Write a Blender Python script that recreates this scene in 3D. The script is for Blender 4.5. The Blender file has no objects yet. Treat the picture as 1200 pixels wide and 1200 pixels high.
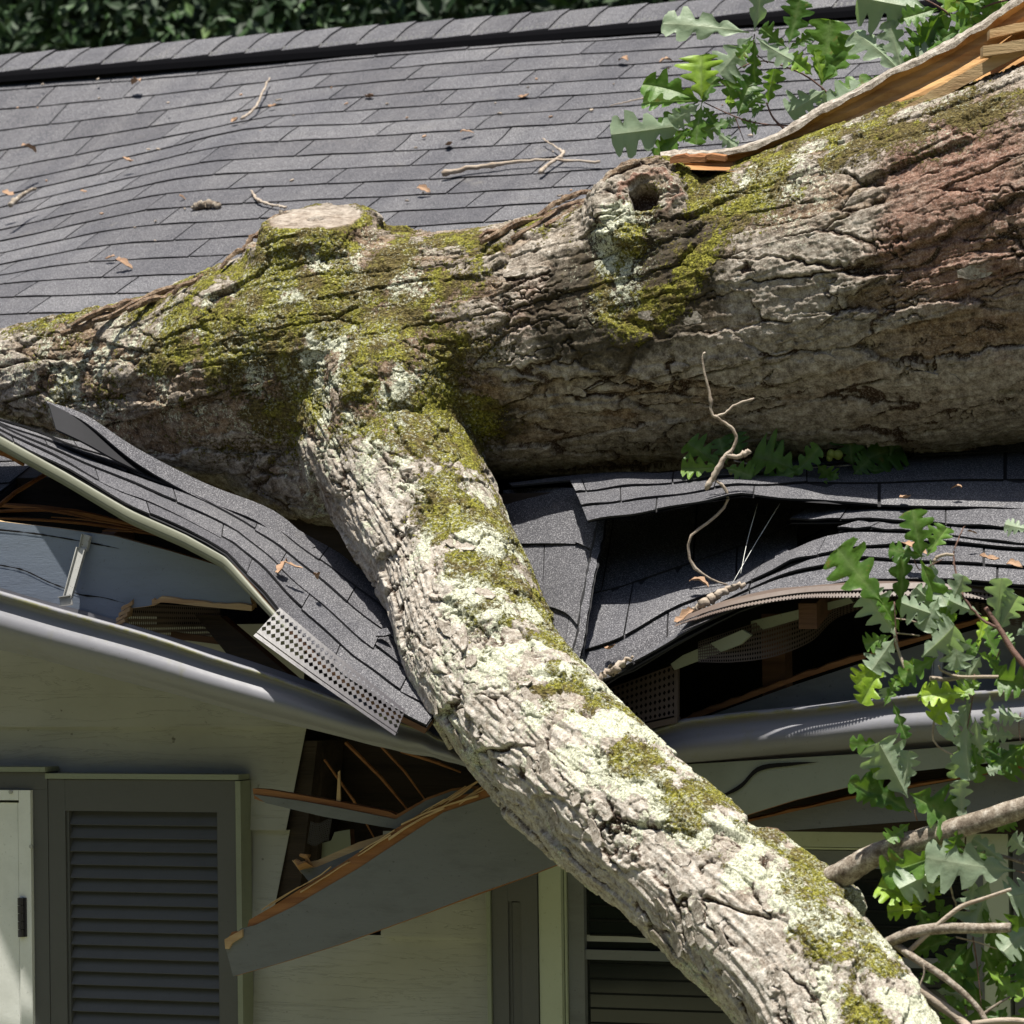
import bpy, math, random
import numpy as np
from mathutils import Vector, Matrix
R = math.radians
random.seed(7)
rng = np.random.default_rng(11)
sc = bpy.context.scene
col = sc.collection

# ------------------------------------------------------------------ camera
FPX = 4850.0
YAW, PITCH, ROLL = R(25), math.atan(100 / FPX), R(0.8)
CAM = Vector((3.515, -7.53, 2.4))
_h = Vector((-math.sin(YAW), math.cos(YAW), 0))
_r = Vector((math.cos(YAW), math.sin(YAW), 0))
FWD = (_h * math.cos(PITCH) + Vector((0, 0, 1)) * math.sin(PITCH)).normalized()
_u = _r.cross(FWD).normalized()
UPC = _u * math.cos(ROLL) + _r * math.sin(ROLL)
RTC = _r * math.cos(ROLL) - _u * math.sin(ROLL)
cd = bpy.data.cameras.new('camera')
cd.sensor_width = 36
cd.lens = 36 * FPX / 1200
cd.clip_end = 500
cd.dof.use_dof = True
cd.dof.focus_distance = 8.6
cd.dof.aperture_fstop = 11
cam = bpy.data.objects.new('camera', cd)
col.objects.link(cam)
m = Matrix((RTC, UPC, -FWD)).transposed().to_4x4()
m.translation = CAM
cam.matrix_world = m
sc.camera = cam

# ------------------------------------------------------------------ world, sun, exposure
SUN_DIR = Vector((0.03, -0.17, 1.0)).normalized()      # towards the sun
w = bpy.data.worlds.new('World')
sc.world = w
w.use_nodes = True
nt = w.node_tree
nt.nodes.clear()
sky = nt.nodes.new('ShaderNodeTexSky')
sky.sky_type = 'NISHITA'
sky.sun_disc = False
sky.sun_elevation = math.asin(SUN_DIR.z)
sky.sun_rotation = math.atan2(SUN_DIR.x, SUN_DIR.y)
sky.air_density = 1.0
sky.dust_density = 2.0
bg = nt.nodes.new('ShaderNodeBackground')
bg.inputs['Strength'].default_value = 0.062
wo = nt.nodes.new('ShaderNodeOutputWorld')
nt.links.new(sky.outputs[0], bg.inputs[0])
nt.links.new(bg.outputs[0], wo.inputs[0])
sd = bpy.data.lights.new('sun', 'SUN')
sd.energy = 5.0
sd.angle = R(0.5)
sd.color = (1.0, 0.955, 0.87)
so = bpy.data.objects.new('sun', sd)
so.rotation_euler = (-SUN_DIR).to_track_quat('-Z', 'Y').to_euler()
so.location = (0, -5, 20)
col.objects.link(so)
sc.view_settings.view_transform = 'Standard'
sc.view_settings.look = 'None'
sc.view_settings.gamma = 1
sc.view_settings.exposure = 0.88

# ------------------------------------------------------------------ pixel (1200 px picture) to place
def ray(px, py):
    return FWD + RTC * ((px - 600) / FPX) + UPC * ((600 - py) / FPX)
def PD(px, py, D):
    return CAM + ray(px, py) * D
def PY(px, py, Y):
    d = ray(px, py)
    return CAM + d * ((Y - CAM.y) / d.y)
TP = math.tan(R(25))
NR = Vector((0, -math.sin(R(25)), math.cos(R(25))))       # roof normal
UPS = Vector((0, math.cos(R(25)), math.sin(R(25))))       # up the slope
EAVE = 2.4
def PR(px, py, off=0.0):
    d = ray(px, py)
    o = Vector((0, 0, EAVE)) + NR * off
    return CAM + d * ((o - CAM).dot(NR) / d.dot(NR))
def lerp(a, b, t): return a + (b - a) * t
def sstep(a, b, x):
    t = np.clip((x - a) / (b - a), 0, 1)
    return t * t * (3 - 2 * t)

# ------------------------------------------------------------------ noise in numpy
def _hash(ix, iy, iz, s):
    h = (ix.astype(np.int64) * 374761393 + iy.astype(np.int64) * 668265263 + iz.astype(np.int64) * 2147483647 + s * 1274126177) & 0xFFFFFFFF
    h = ((h ^ (h >> 13)) * 1274126177) & 0xFFFFFFFF
    h = ((h ^ (h >> 15)) * 2246822519) & 0xFFFFFFFF
    return ((h ^ (h >> 16)) & 0xFFFFFF).astype(np.float32) / 16777215.0
def vnoise(p, s=0):
    f = np.floor(p)
    t = (p - f).astype(np.float32)
    t = t * t * t * (t * (t * 6 - 15) + 10)
    i = f.astype(np.int64)
    r = 0
    for dx in (0, 1):
        for dy in (0, 1):
            for dz in (0, 1):
                wt = (t[:, 0] if dx else 1 - t[:, 0]) * (t[:, 1] if dy else 1 - t[:, 1]) * (t[:, 2] if dz else 1 - t[:, 2])
                r = r + wt * _hash(i[:, 0] + dx, i[:, 1] + dy, i[:, 2] + dz, s)
    return r
def fbm(p, octv=4, s=0, gain=0.5):
    a, t, tot = 1.0, 0, 0
    for k in range(octv):
        t = t + a * vnoise(p * (2.03 ** k) + 17.3 * k, s + k)
        tot += a
        a *= gain
    return t / tot
def worley(p, s=0):
    n = len(p)
    i0 = np.floor(p).astype(np.int64)
    F1 = np.full(n, 9.0, np.float32); F2 = np.full(n, 9.0, np.float32)
    idr = np.zeros(n, np.float32); ox = np.zeros(n, np.float32); oy = np.zeros(n, np.float32); oz = np.zeros(n, np.float32)
    for dx in (-1, 0, 1):
        for dy in (-1, 0, 1):
            for dz in (-1, 0, 1):
                ix, iy, iz = i0[:, 0] + dx, i0[:, 1] + dy, i0[:, 2] + dz
                vx = (ix + 0.1 + 0.8 * _hash(ix, iy, iz, s) - p[:, 0]).astype(np.float32)
                vy = (iy + 0.1 + 0.8 * _hash(ix, iy, iz, s + 1) - p[:, 1]).astype(np.float32)
                vz = (iz + 0.1 + 0.8 * _hash(ix, iy, iz, s + 2) - p[:, 2]).astype(np.float32)
                d = np.sqrt(vx * vx + vy * vy + vz * vz)
                c = d < F1
                F2 = np.where(c, F1, np.minimum(F2, d))
                F1 = np.where(c, d, F1)
                idr = np.where(c, _hash(ix, iy, iz, s + 3), idr)
                ox = np.where(c, -vx, ox); oy = np.where(c, -vy, oy); oz = np.where(c, -vz, oz)
    return F1, F2, idr, ox, oy, oz

# ------------------------------------------------------------------ materials
class NG:
    def __init__(s, name):
        s.m = bpy.data.materials.new(name); s.m.use_nodes = True
        s.t = s.m.node_tree
        s.b = s.t.nodes['Principled BSDF']
        s.out = s.t.nodes['Material Output']
    def n(s, kind, **kw):
        x = s.t.nodes.new('ShaderNode' + kind)
        for k, v in kw.items():
            if k in x.inputs.keys(): s.set(x.inputs[k], v)
            else: setattr(x, k, v)
        return x
    def set(s, inp, v):
        if isinstance(v, bpy.types.NodeSocket): s.t.links.new(v, inp)
        else:
            if hasattr(v, '__len__') and len(v) == 3 and inp.type == 'RGBA': v = (*v, 1)
            inp.default_value = v
    def math(s, op, a, b=0.0, clamp=False):
        x = s.t.nodes.new('ShaderNodeMath'); x.operation = op; x.use_clamp = clamp
        s.set(x.inputs[0], a); s.set(x.inputs[1], b)
        return x.outputs[0]
    def mix(s, f, a, b, mode='MIX'):
        x = s.t.nodes.new('ShaderNodeMix'); x.data_type = 'RGBA'; x.blend_type = mode
        s.set(x.inputs[0], f); s.set(x.inputs[6], a); s.set(x.inputs[7], b)
        return x.outputs[2]
    def coord(s, scale=(1, 1, 1)):
        tc = s.t.nodes.new('ShaderNodeTexCoord')
        mp = s.t.nodes.new('ShaderNodeMapping'); mp.inputs['Scale'].default_value = scale
        s.t.links.new(tc.outputs['Object'], mp.inputs[0])
        return mp.outputs[0]
    def noise(s, scale, detail=4, rough=0.55, vec=None, dist=0.0):
        x = s.t.nodes.new('ShaderNodeTexNoise')
        x.inputs['Scale'].default_value = scale; x.inputs['Detail'].default_value = detail
        x.inputs['Roughness'].default_value = rough; x.inputs['Distortion'].default_value = dist
        s.t.links.new(vec if vec is not None else s.coord(), x.inputs['Vector'])
        return x.outputs[0]
    def ramp(s, f, stops):
        x = s.t.nodes.new('ShaderNodeValToRGB')
        s.set(x.inputs[0], f)
        e = x.color_ramp.elements
        while len(e) < len(stops): e.new(0.5)
        for q, (p, c) in zip(e, stops):
            q.position = p; q.color = (*c, 1) if hasattr(c, '__len__') else (c, c, c, 1)
        return x.outputs[0]
    def step(s, v, a, b):
        x = s.t.nodes.new('ShaderNodeMapRange'); x.interpolation_type = 'SMOOTHSTEP'
        s.set(x.inputs[0], v); x.inputs[1].default_value = a; x.inputs[2].default_value = b
        return x.outputs[0]
    def attr(s, name):
        x = s.t.nodes.new('ShaderNodeAttribute'); x.attribute_name = name
        return x.outputs['Fac']
    def bump(s, h, strength=0.5, dist=0.002, prev=None):
        x = s.t.nodes.new('ShaderNodeBump')
        x.inputs['Strength'].default_value = strength; x.inputs['Distance'].default_value = dist
        s.set(x.inputs['Height'], h)
        if prev is not None: s.set(x.inputs['Normal'], prev)
        return x.outputs[0]
    def done(s, color=None, rough=None, normal=None, spec=None, metal=None):
        if color is not None: s.set(s.b.inputs['Base Color'], color)
        if rough is not None: s.set(s.b.inputs['Roughness'], rough)
        if normal is not None: s.set(s.b.inputs['Normal'], normal)
        if spec is not None: s.set(s.b.inputs['Specular IOR Level'], spec)
        if metal is not None: s.set(s.b.inputs['Metallic'], metal)
        return s.m

def m_paint(name, c, dirt=(0.1, 0.1, 0.07), damt=0.35, rough=0.55, grain=(1, 1, 1), bump=0.15, spec=0.35):
    g = NG(name)
    n1 = g.noise(6, 6, 0.65, g.coord(grain)); n2 = g.noise(60, 5, 0.6, g.coord(grain))
    k = g.math('MULTIPLY', g.step(n1, 0.45, 0.8), damt)
    c1 = g.mix(k, c, dirt)
    c2 = g.mix(g.math('MULTIPLY', g.step(g.noise(150, 2), 0.66, 0.75), damt * 1.2), c1, dirt)
    c3 = g.mix(g.math('MULTIPLY', n2, 0.25), c2, tuple(x * 0.7 for x in c))
    return g.done(c3, rough, g.bump(n2, bump, 0.003), spec)

def m_shingle():
    g = NG('asphalt_shingle')
    gr = g.noise(380, 1, 0.5); gr2 = g.noise(170, 3, 0.7); big = g.noise(3.2, 4, 0.6)
    base = g.ramp(gr, [(0.32, (0.024, 0.024, 0.026)), (0.46, (0.048, 0.049, 0.055)), (0.56, (0.110, 0.111, 0.122)), (0.68, (0.36, 0.36, 0.375))])
    t = g.attr('tone')
    base = g.mix(0.45, base, g.ramp(gr2, [(0.3, (0.060, 0.061, 0.069)), (0.7, (0.108, 0.109, 0.122))]))
    base = g.mix(1.0, base, g.ramp(t, [(0, (0.80, 0.79, 0.80)), (1, (1.15, 1.14, 1.13))]), 'MULTIPLY')
    base = g.mix(1.0, base, g.ramp(big, [(0.3, (0.85, 0.85, 0.86)), (0.7, (1.12, 1.11, 1.08))]), 'MULTIPLY')
    stk = g.noise(1.0, 4, 0.6, g.coord((9, 1.2, 1.2)))
    base = g.mix(1.0, base, g.ramp(stk, [(0.35, (0.86, 0.86, 0.87)), (0.65, (1.10, 1.09, 1.07))]), 'MULTIPLY')
    bl = g.step(g.noise(5.5, 5, 0.7), 0.62, 0.74)
    base = g.mix(g.math('MULTIPLY', bl, 0.22), base, (0.24, 0.22, 0.19))
    nb = g.bump(gr2, 0.5, 0.0015); nb = g.bump(g.noise(11, 3), 0.5, 0.012, nb)
    return g.done(base, 0.93, nb, 0.22)

def m_wood(name, light, dark, scale=1.0, axis=0, rough=0.75):
    g = NG(name)
    sc_ = [26 * scale] * 3; sc_[axis] = 1.3 * scale
    f = g.noise(1.0, 6, 0.65, g.coord(sc_), 0.4)
    sc2 = [140 * scale] * 3; sc2[axis] = 5 * scale
    f2 = g.noise(1.0, 4, 0.7, g.coord(sc2))
    c = g.ramp(f, [(0.3, dark), (0.5, lerp(Vector(dark), Vector(light), 0.6)[:]), (0.68, light)])
    c = g.mix(g.math('MULTIPLY', f2, 0.45), c, tuple(x * 0.55 for x in dark))
    return g.done(c, rough, g.bump(f2, 0.6, 0.003), 0.25)

def m_flat(name, c, rough=0.9, spec=0.2, metal=0.0, nz=0.3):
    g = NG(name)
    f = g.noise(40, 4, 0.6)
    cc = g.mix(g.math('MULTIPLY', f, nz), c, tuple(x * 0.45 for x in c))
    return g.done(cc, rough, g.bump(f, 0.2, 0.002), spec, metal)

def m_bark():
    g = NG('oak_bark')
    cav, tone, moss, lich, red, cut, pale = [g.attr(k) for k in ('cav', 'tone', 'moss', 'lichen', 'red', 'cut', 'pale')]
    fine = g.noise(250, 4, 0.75); mid = g.noise(55, 8, 0.74); big = g.noise(9, 5, 0.62)
    grey = g.ramp(mid, [(0.33, (0.072, 0.054, 0.038)), (0.44, (0.200, 0.168, 0.132)), (0.55, (0.345, 0.302, 0.250)), (0.67, (0.52, 0.48, 0.42))])
    brown = g.ramp(mid, [(0.34, (0.036, 0.021, 0.012)), (0.48, (0.150, 0.098, 0.060)), (0.66, (0.34, 0.25, 0.165))])
    c = g.mix(g.step(g.math('ADD', tone, g.math('MULTIPLY', g.math('SUBTRACT', big, 0.5), 1.0)), 0.25, 0.65), brown, grey)
    pl = g.ramp(mid, [(0.34, (0.17, 0.135, 0.10)), (0.46, (0.37, 0.325, 0.275)), (0.64, (0.62, 0.58, 0.52))])
    c = g.mix(g.step(g.math('ADD', pale, g.math('MULTIPLY', g.math('SUBTRACT', big, 0.5), 0.9)), 0.25, 0.8), c, pl)
    rd = g.ramp(mid, [(0.35, (0.060, 0.026, 0.018)), (0.5, (0.205, 0.112, 0.078)), (0.66, (0.36, 0.235, 0.18))])
    c = g.mix(g.step(g.math('ADD', red, g.math('MULTIPLY', g.math('SUBTRACT', big, 0.5), 1.0)), 0.35, 0.8), c, rd)
    inner = g.ramp(fine, [(0.3, (0.020, 0.012, 0.008)), (0.7, (0.085, 0.048, 0.028))])
    c = g.mix(g.step(cav, 0.35, 0.8), c, inner)
    c = g.mix(g.math('MULTIPLY', g.step(fine, 0.5, 0.66), 0.28), c, (0.62, 0.58, 0.52))
    c = g.mix(g.math('MULTIPLY', g.step(fine, 0.47, 0.36), 0.42), c, (0.05, 0.038, 0.028))
    st = g.step(g.math('ADD', g.attr('stain'), g.math('MULTIPLY', g.math('SUBTRACT', g.noise(22, 5, 0.7), 0.5), 1.3)), 0.30, 0.62)
    c = g.mix(g.math('MULTIPLY', st, 0.88), c, g.ramp(mid, [(0.35, (0.012, 0.010, 0.007)), (0.65, (0.075, 0.058, 0.034))]))
    # small pale lichen crust everywhere
    vz = g.n('TexVoronoi', Scale=130.0, Vector=g.coord()).outputs['Distance']
    ln = g.math('ADD', g.math('MULTIPLY', g.noise(52, 4, 0.7, None, 0.5), 0.42), g.math('MULTIPLY', g.noise(120, 4, 0.75, None, 0.3), 0.58))
    lc = g.ramp(fine, [(0.3, (0.13, 0.135, 0.10)), (0.47, (0.40, 0.41, 0.30)), (0.63, (0.74, 0.74, 0.60))])
    lm = g.step(g.math('ADD', g.math('MULTIPLY', lich, 0.32), ln), 0.715, 0.745)
    c = g.mix(lm, c, lc)
    mn = g.math('ADD', g.math('MULTIPLY', g.noise(56, 4, 0.7, None, 0.5), 0.45), g.math('MULTIPLY', g.noise(130, 4, 0.75, None, 0.3), 0.55))
    mc = g.ramp(g.noise(170, 4, 0.7), [(0.32, (0.022, 0.022, 0.006)), (0.44, (0.105, 0.100, 0.014)), (0.56, (0.245, 0.235, 0.032)), (0.70, (0.44, 0.41, 0.09))])
    mb = g.ramp(g.noise(170, 4, 0.7), [(0.3, (0.030, 0.026, 0.010)), (0.5, (0.105, 0.080, 0.028)), (0.72, (0.24, 0.20, 0.07))])
    mc = g.mix(g.step(g.math('ADD', g.noise(19, 5, 0.7), g.math('MULTIPLY', red, 0.25)), 0.42, 0.62), mc, mb)
    mm = g.step(g.math('ADD', g.math('MULTIPLY', moss, 0.34), g.math('ADD', mn, g.math('MULTIPLY', cav, 0.05))), 0.725, 0.790)
    c = g.mix(mm, c, mc)
    fl = g.step(g.math('ADD', g.math('MULTIPLY', lich, 0.10), g.noise(150, 3, 0.7)), 0.62, 0.66)
    c = g.mix(g.math('MULTIPLY', fl, g.math('MULTIPLY', g.step(lich, 0.2, 0.5), 0.6)), c, lc)
    ct = g.ramp(g.noise(40, 6, 0.75), [(0.32, (0.10, 0.08, 0.06)), (0.46, (0.26, 0.22, 0.18)), (0.66, (0.46, 0.41, 0.35))])
    c = g.mix(cut, c, ct)
    hb = g.math('ADD', g.math('MULTIPLY', fine, 0.5), g.math('MULTIPLY', mid, 1.0))
    nb = g.bump(hb, 0.7, 0.007)
    nb = g.bump(g.math('MULTIPLY', mm, g.noise(260, 3)), 0.8, 0.008, nb)
    nb = g.bump(lm, 0.35, 0.002, nb)
    return g.done(c, 0.9, nb, 0.2)

def m_leaf():
    g = NG('oak_leaf')
    t = g.attr('tone'); v = g.attr('vein')
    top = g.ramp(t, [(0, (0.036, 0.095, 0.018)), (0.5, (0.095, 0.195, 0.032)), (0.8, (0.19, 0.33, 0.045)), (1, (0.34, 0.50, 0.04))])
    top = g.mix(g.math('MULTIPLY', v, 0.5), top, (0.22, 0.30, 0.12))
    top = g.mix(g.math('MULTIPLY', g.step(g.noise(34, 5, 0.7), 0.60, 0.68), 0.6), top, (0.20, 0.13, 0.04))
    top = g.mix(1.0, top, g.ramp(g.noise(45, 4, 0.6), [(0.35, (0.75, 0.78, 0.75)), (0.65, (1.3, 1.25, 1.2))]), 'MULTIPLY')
    und = g.mix(g.math('MULTIPLY', v, 0.4), (0.29, 0.37, 0.25), (0.46, 0.50, 0.34))
    geo = g.n('NewGeometry')
    c = g.mix(geo.outputs['Backfacing'], top, und)
    g.done(c, 0.45, g.bump(g.noise(60, 3), 0.35, 0.005), 0.35)
    tr = g.n('BsdfTranslucent', Color=g.mix(0.6, c, (0.26, 0.46, 0.02)))
    mx = g.n('MixShader', Fac=0.42)
    g.t.links.new(g.b.outputs[0], mx.inputs[1]); g.t.links.new(tr.outputs[0], mx.inputs[2])
    g.t.links.new(mx.outputs[0], g.out.inputs[0])
    return g.m

def m_siding():
    g = NG('green_siding')
    v = g.coord((2.4, 2, 34))
    n = g.noise(1.0, 5, 0.6, v, 1.6)
    ridg = g.math('ABSOLUTE', g.math('SUBTRACT', n, 0.5))
    line = g.step(ridg, 0.012, 0.0)
    big = g.noise(2.5, 5, 0.6)
    c = g.mix(g.step(big, 0.35, 0.75), (0.40, 0.40, 0.36), (0.31, 0.31, 0.275))
    c = g.mix(g.math('MULTIPLY', line, 0.10), c, (0.11, 0.12, 0.08))
    c = g.mix(g.math('MULTIPLY', g.step(g.noise(38, 3), 0.70, 0.76), 0.7), c, (0.05, 0.045, 0.03))
    return g.done(c, 0.6, g.bump(g.math('MULTIPLY', line, -1.0), 0.4, 0.003, g.bump(g.noise(60, 4), 0.15, 0.002)), 0.35)

def m_glass():
    g = NG('window_glass')
    g.done((0.012, 0.014, 0.013), 0.05, g.bump(g.noise(2.2, 2), 0.05, 0.02), 0.6)  # opaque near-black colour stands in for the unlit room behind
    return g.m

def m_gutter():
    g = NG('grey_gutter_paint')
    n = g.noise(9, 6, 0.65, g.coord((1, 4, 4)))
    c = g.mix(g.math('MULTIPLY', g.step(n, 0.5, 0.8), 0.4), (0.175, 0.175, 0.192), (0.11, 0.11, 0.11))
    al = g.math('ADD', g.math('MULTIPLY', g.attr('rim'), g.step(g.noise(26, 5, 0.7), 0.40, 0.60)), g.math('MULTIPLY', g.step(g.noise(1.0, 5, 0.7, g.coord((30, 30, 5))), 0.55, 0.75), 0.35))
    c = g.mix(g.math('MULTIPLY', al, 0.85), c, (0.15, 0.145, 0.06))
    c = g.mix(g.math('MULTIPLY', g.step(g.noise(120, 2), 0.70, 0.76), 0.5), c, (0.09, 0.08, 0.06))
    return g.done(c, 0.48, g.bump(g.noise(14, 3), 0.25, 0.006), 0.45)

M = {}
M['shingle'] = m_shingle()
M['asphalt'] = m_flat('asphalt_edge', (0.022, 0.022, 0.024), 0.85)
M['bark'] = m_bark()
M['leaf'] = m_leaf()
M['siding'] = m_siding()
M['glass'] = m_glass()
M['gutter'] = m_gutter()
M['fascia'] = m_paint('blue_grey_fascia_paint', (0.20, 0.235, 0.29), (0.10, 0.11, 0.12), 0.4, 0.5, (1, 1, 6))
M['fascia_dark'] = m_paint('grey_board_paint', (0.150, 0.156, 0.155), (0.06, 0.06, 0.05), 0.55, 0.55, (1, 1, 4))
M['green_grey'] = m_paint('sage_trim_paint', (0.25, 0.27, 0.20), (0.10, 0.10, 0.06), 0.3)
M['trim_pale'] = m_paint('pale_green_trim', (0.42, 0.45, 0.33), (0.15, 0.15, 0.09), 0.3)
M['white'] = m_paint('off_white_paint', (0.80, 0.81, 0.77), (0.25, 0.26, 0.2), 0.25)
M['shutter'] = m_paint('dark_shutter_paint', (0.100, 0.100, 0.098), (0.06, 0.06, 0.055), 0.35, 0.5)
M['drip'] = m_paint('drip_edge_paint', (0.16, 0.165, 0.12), (0.08, 0.07, 0.04), 0.45, 0.5)
M['brown_metal'] = m_paint('brown_metal', (0.115, 0.085, 0.07), (0.20, 0.16, 0.12), 0.4, 0.5)
M['vent'] = m_paint('vent_metal', (0.040, 0.036, 0.042), (0.03, 0.026, 0.022), 0.3, 0.4)
M['galv'] = m_paint('galvanised_strap', (0.42, 0.42, 0.40), (0.10, 0.06, 0.03), 0.75, 0.4)
M['fresh'] = m_wood('fresh_split_wood', (0.60, 0.37, 0.155), (0.27, 0.115, 0.04))
M['fresh_pale'] = m_wood('pale_split_wood', (0.62, 0.47, 0.26), (0.36, 0.21, 0.10))
M['orange_wood'] = m_wood('torn_orange_wood', (0.40, 0.19, 0.075), (0.16, 0.06, 0.025))
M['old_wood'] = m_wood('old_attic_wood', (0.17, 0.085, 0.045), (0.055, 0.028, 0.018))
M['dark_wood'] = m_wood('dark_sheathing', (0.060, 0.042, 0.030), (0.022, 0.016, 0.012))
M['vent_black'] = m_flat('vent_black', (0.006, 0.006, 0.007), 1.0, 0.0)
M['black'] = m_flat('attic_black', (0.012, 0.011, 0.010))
def m_twig():
    g = NG('twig_bark'); f = g.noise(60, 6, 0.7); f2 = g.noise(300, 3, 0.7)
    c = g.ramp(f, [(0.34, (0.10, 0.075, 0.055)), (0.5, (0.25, 0.21, 0.165)), (0.66, (0.44, 0.40, 0.34))])
    c = g.mix(g.math('MULTIPLY', g.step(f2, 0.5, 0.38), 0.5), c, (0.07, 0.05, 0.04))
    return g.done(c, 0.85, g.bump(f, 0.7, 0.004, g.bump(f2, 0.4, 0.001)), 0.2)
M['twig'] = m_twig()
M['twig_pale'] = m_wood('pale_twig', (0.52, 0.45, 0.37), (0.24, 0.18, 0.13), 2)
M['twig_red'] = m_wood('young_shoot', (0.22, 0.13, 0.10), (0.09, 0.05, 0.04), 2)
M['dead'] = m_wood('dry_leaf', (0.50, 0.34, 0.22), (0.22, 0.12, 0.07), 2)
M['grass'] = m_flat('grass_ground', (0.16, 0.165, 0.10))
M['acorn'] = m_flat('green_acorn', (0.20, 0.24, 0.05), 0.4)

def m_far():
    g = NG('far_foliage')
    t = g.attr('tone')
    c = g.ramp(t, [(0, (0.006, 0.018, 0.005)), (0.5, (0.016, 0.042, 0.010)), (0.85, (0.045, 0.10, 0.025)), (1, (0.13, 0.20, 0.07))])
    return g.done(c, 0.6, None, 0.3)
M['far'] = m_far()

# ------------------------------------------------------------------ object helpers
def mesh_obj(name, verts, faces, mats, parent=None, fmat=None, attrs=None, smooth=False, fattrs=None, recenter=True):
    verts = [Vector(v) for v in verts]
    loc = Vector((0, 0, 0))
    if recenter and verts:
        xs = [v.x for v in verts]; ys = [v.y for v in verts]; zs = [v.z for v in verts]
        loc = Vector(((min(xs) + max(xs)) / 2, (min(ys) + max(ys)) / 2, min(zs)))
        verts = [v - loc for v in verts]
    me = bpy.data.meshes.new(name)
    me.from_pydata([v[:] for v in verts], [], faces)
    if not isinstance(mats, (list, tuple)): mats = [mats]
    for q in mats: me.materials.append(q)
    if fmat: me.polygons.foreach_set('material_index', fmat)
    if attrs:
        for k, a in attrs.items():
            at = me.attributes.new(k, 'FLOAT', 'POINT'); at.data.foreach_set('value', np.array(a, np.float32))
    if fattrs:
        for k, a in fattrs.items():
            at = me.attributes.new(k, 'FLOAT', 'FACE'); at.data.foreach_set('value', np.array(a, np.float32))
    if smooth: me.shade_smooth()
    me.update()
    o = bpy.data.objects.new(name, me)
    col.objects.link(o)
    if parent is not None:
        o.parent = parent
        o.location = loc - wloc(parent)
    else: o.location = loc
    return o
def wloc(o):
    v = Vector(o.location)
    while o.parent: o = o.parent; v = v + Vector(o.location)
    return v
def thing(name, label, cat, loc, group=None):
    o = bpy.data.objects.new(name, None); o.empty_display_size = 0.1
    col.objects.link(o); o.location = loc
    o['label'] = label; o['category'] = cat
    if group: o['group'] = group
    return o
def tag(o, label, cat, group=None):
    o['label'] = label; o['category'] = cat
    if group: o['group'] = group
    return o

class MB:
    def __init__(s): s.v = []; s.f = []; s.fm = []; s.ft = []; s.va = []
    def add(s, vs, fs, mi=0, tone=0.5, va=0.0):
        b = len(s.v)
        s.v += [Vector(q) for q in vs]
        s.va += (va if hasattr(va, '__len__') else [va] * len(vs))
        for f in fs:
            s.f.append([b + i for i in f]); s.fm.append(mi); s.ft.append(tone)
    def box(s, x0, x1, y0, y1, z0, z1, mi=0, tone=0.5):
        vs = [(x, y, z) for x in (x0, x1) for y in (y0, y1) for z in (z0, z1)]
        s.add(vs, [(0, 1, 3, 2), (4, 6, 7, 5), (0, 4, 5, 1), (2, 3, 7, 6), (0, 2, 6, 4), (1, 5, 7, 3)], mi, tone)
    def prism(s, pts, ext, mi=0, mi_side=None, tone=0.5):
        """front polygon pts, extruded by the vector ext"""
        n = len(pts); ext = Vector(ext)
        vs = [Vector(p) for p in pts] + [Vector(p) + ext for p in pts]
        b = len(s.v)
        s.v += vs; s.va += [0.0] * len(vs)
        s.f.append([b + i for i in range(n)]); s.fm.append(mi); s.ft.append(tone)
        s.f.append([b + n + i for i in reversed(range(n))]); s.fm.append(mi if mi_side is None else mi_side); s.ft.append(tone)
        for i in range(n):
            j = (i + 1) % n
            s.f.append([b + i, b + n + i, b + n + j, b + j]); s.fm.append(mi if mi_side is None else mi_side); s.ft.append(tone)
    def grid(s, rows, mi=0, tone=0.5, va=None):
        nr, nc = len(rows), len(rows[0])
        vs = [p for r in rows for p in r]
        fs = [(i * nc + j, i * nc + j + 1, (i + 1) * nc + j + 1, (i + 1) * nc + j) for i in range(nr - 1) for j in range(nc - 1)]
        s.add(vs, fs, mi, tone, va if va is not None else 0.0)
    def tube(s, pts, rad, seg=8, mi=0, tone=0.5, wob=0.0):
        pts = [Vector(p) for p in pts]
        n = len(pts)
        if not hasattr(rad, '__len__'): rad = [rad] * n
        up = Vector((0.13, 0.3, 0.94)); rows = []
        for i, p in enumerate(pts):
            t = (pts[min(i + 1, n - 1)] - pts[max(i - 1, 0)]).normalized()
            a = t.cross(up)
            if a.length < 0.05: a = t.cross(Vector((1, 0, 0)))
            a.normalize(); b = a.cross(t)
            rows.append([p + (a * math.cos(2 * math.pi * k / seg) + b * math.sin(2 * math.pi * k / seg)) * rad[i] * (1 + wob * (random.random() - .5)) for k in range(seg)])
        vs = [q for r in rows for q in r] + [pts[0], pts[-1]]
        fs = []
        for i in range(n - 1):
            for k in range(seg):
                k2 = (k + 1) % seg
                fs.append((i * seg + k, i * seg + k2, (i + 1) * seg + k2, (i + 1) * seg + k))
        c0, c1 = n * seg, n * seg + 1
        for k in range(seg):
            k2 = (k + 1) % seg
            fs.append((c0, k2, k)); fs.append((c1, (n - 1) * seg + k, (n - 1) * seg + k2))
        s.add(vs, fs, mi, tone)
    def obj(s, name, mats, parent=None, smooth=False, attr=None):
        return mesh_obj(name, s.v, s.f, mats, parent, s.fm, {attr: s.va} if attr else None, smooth, {'tone': s.ft})

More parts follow.
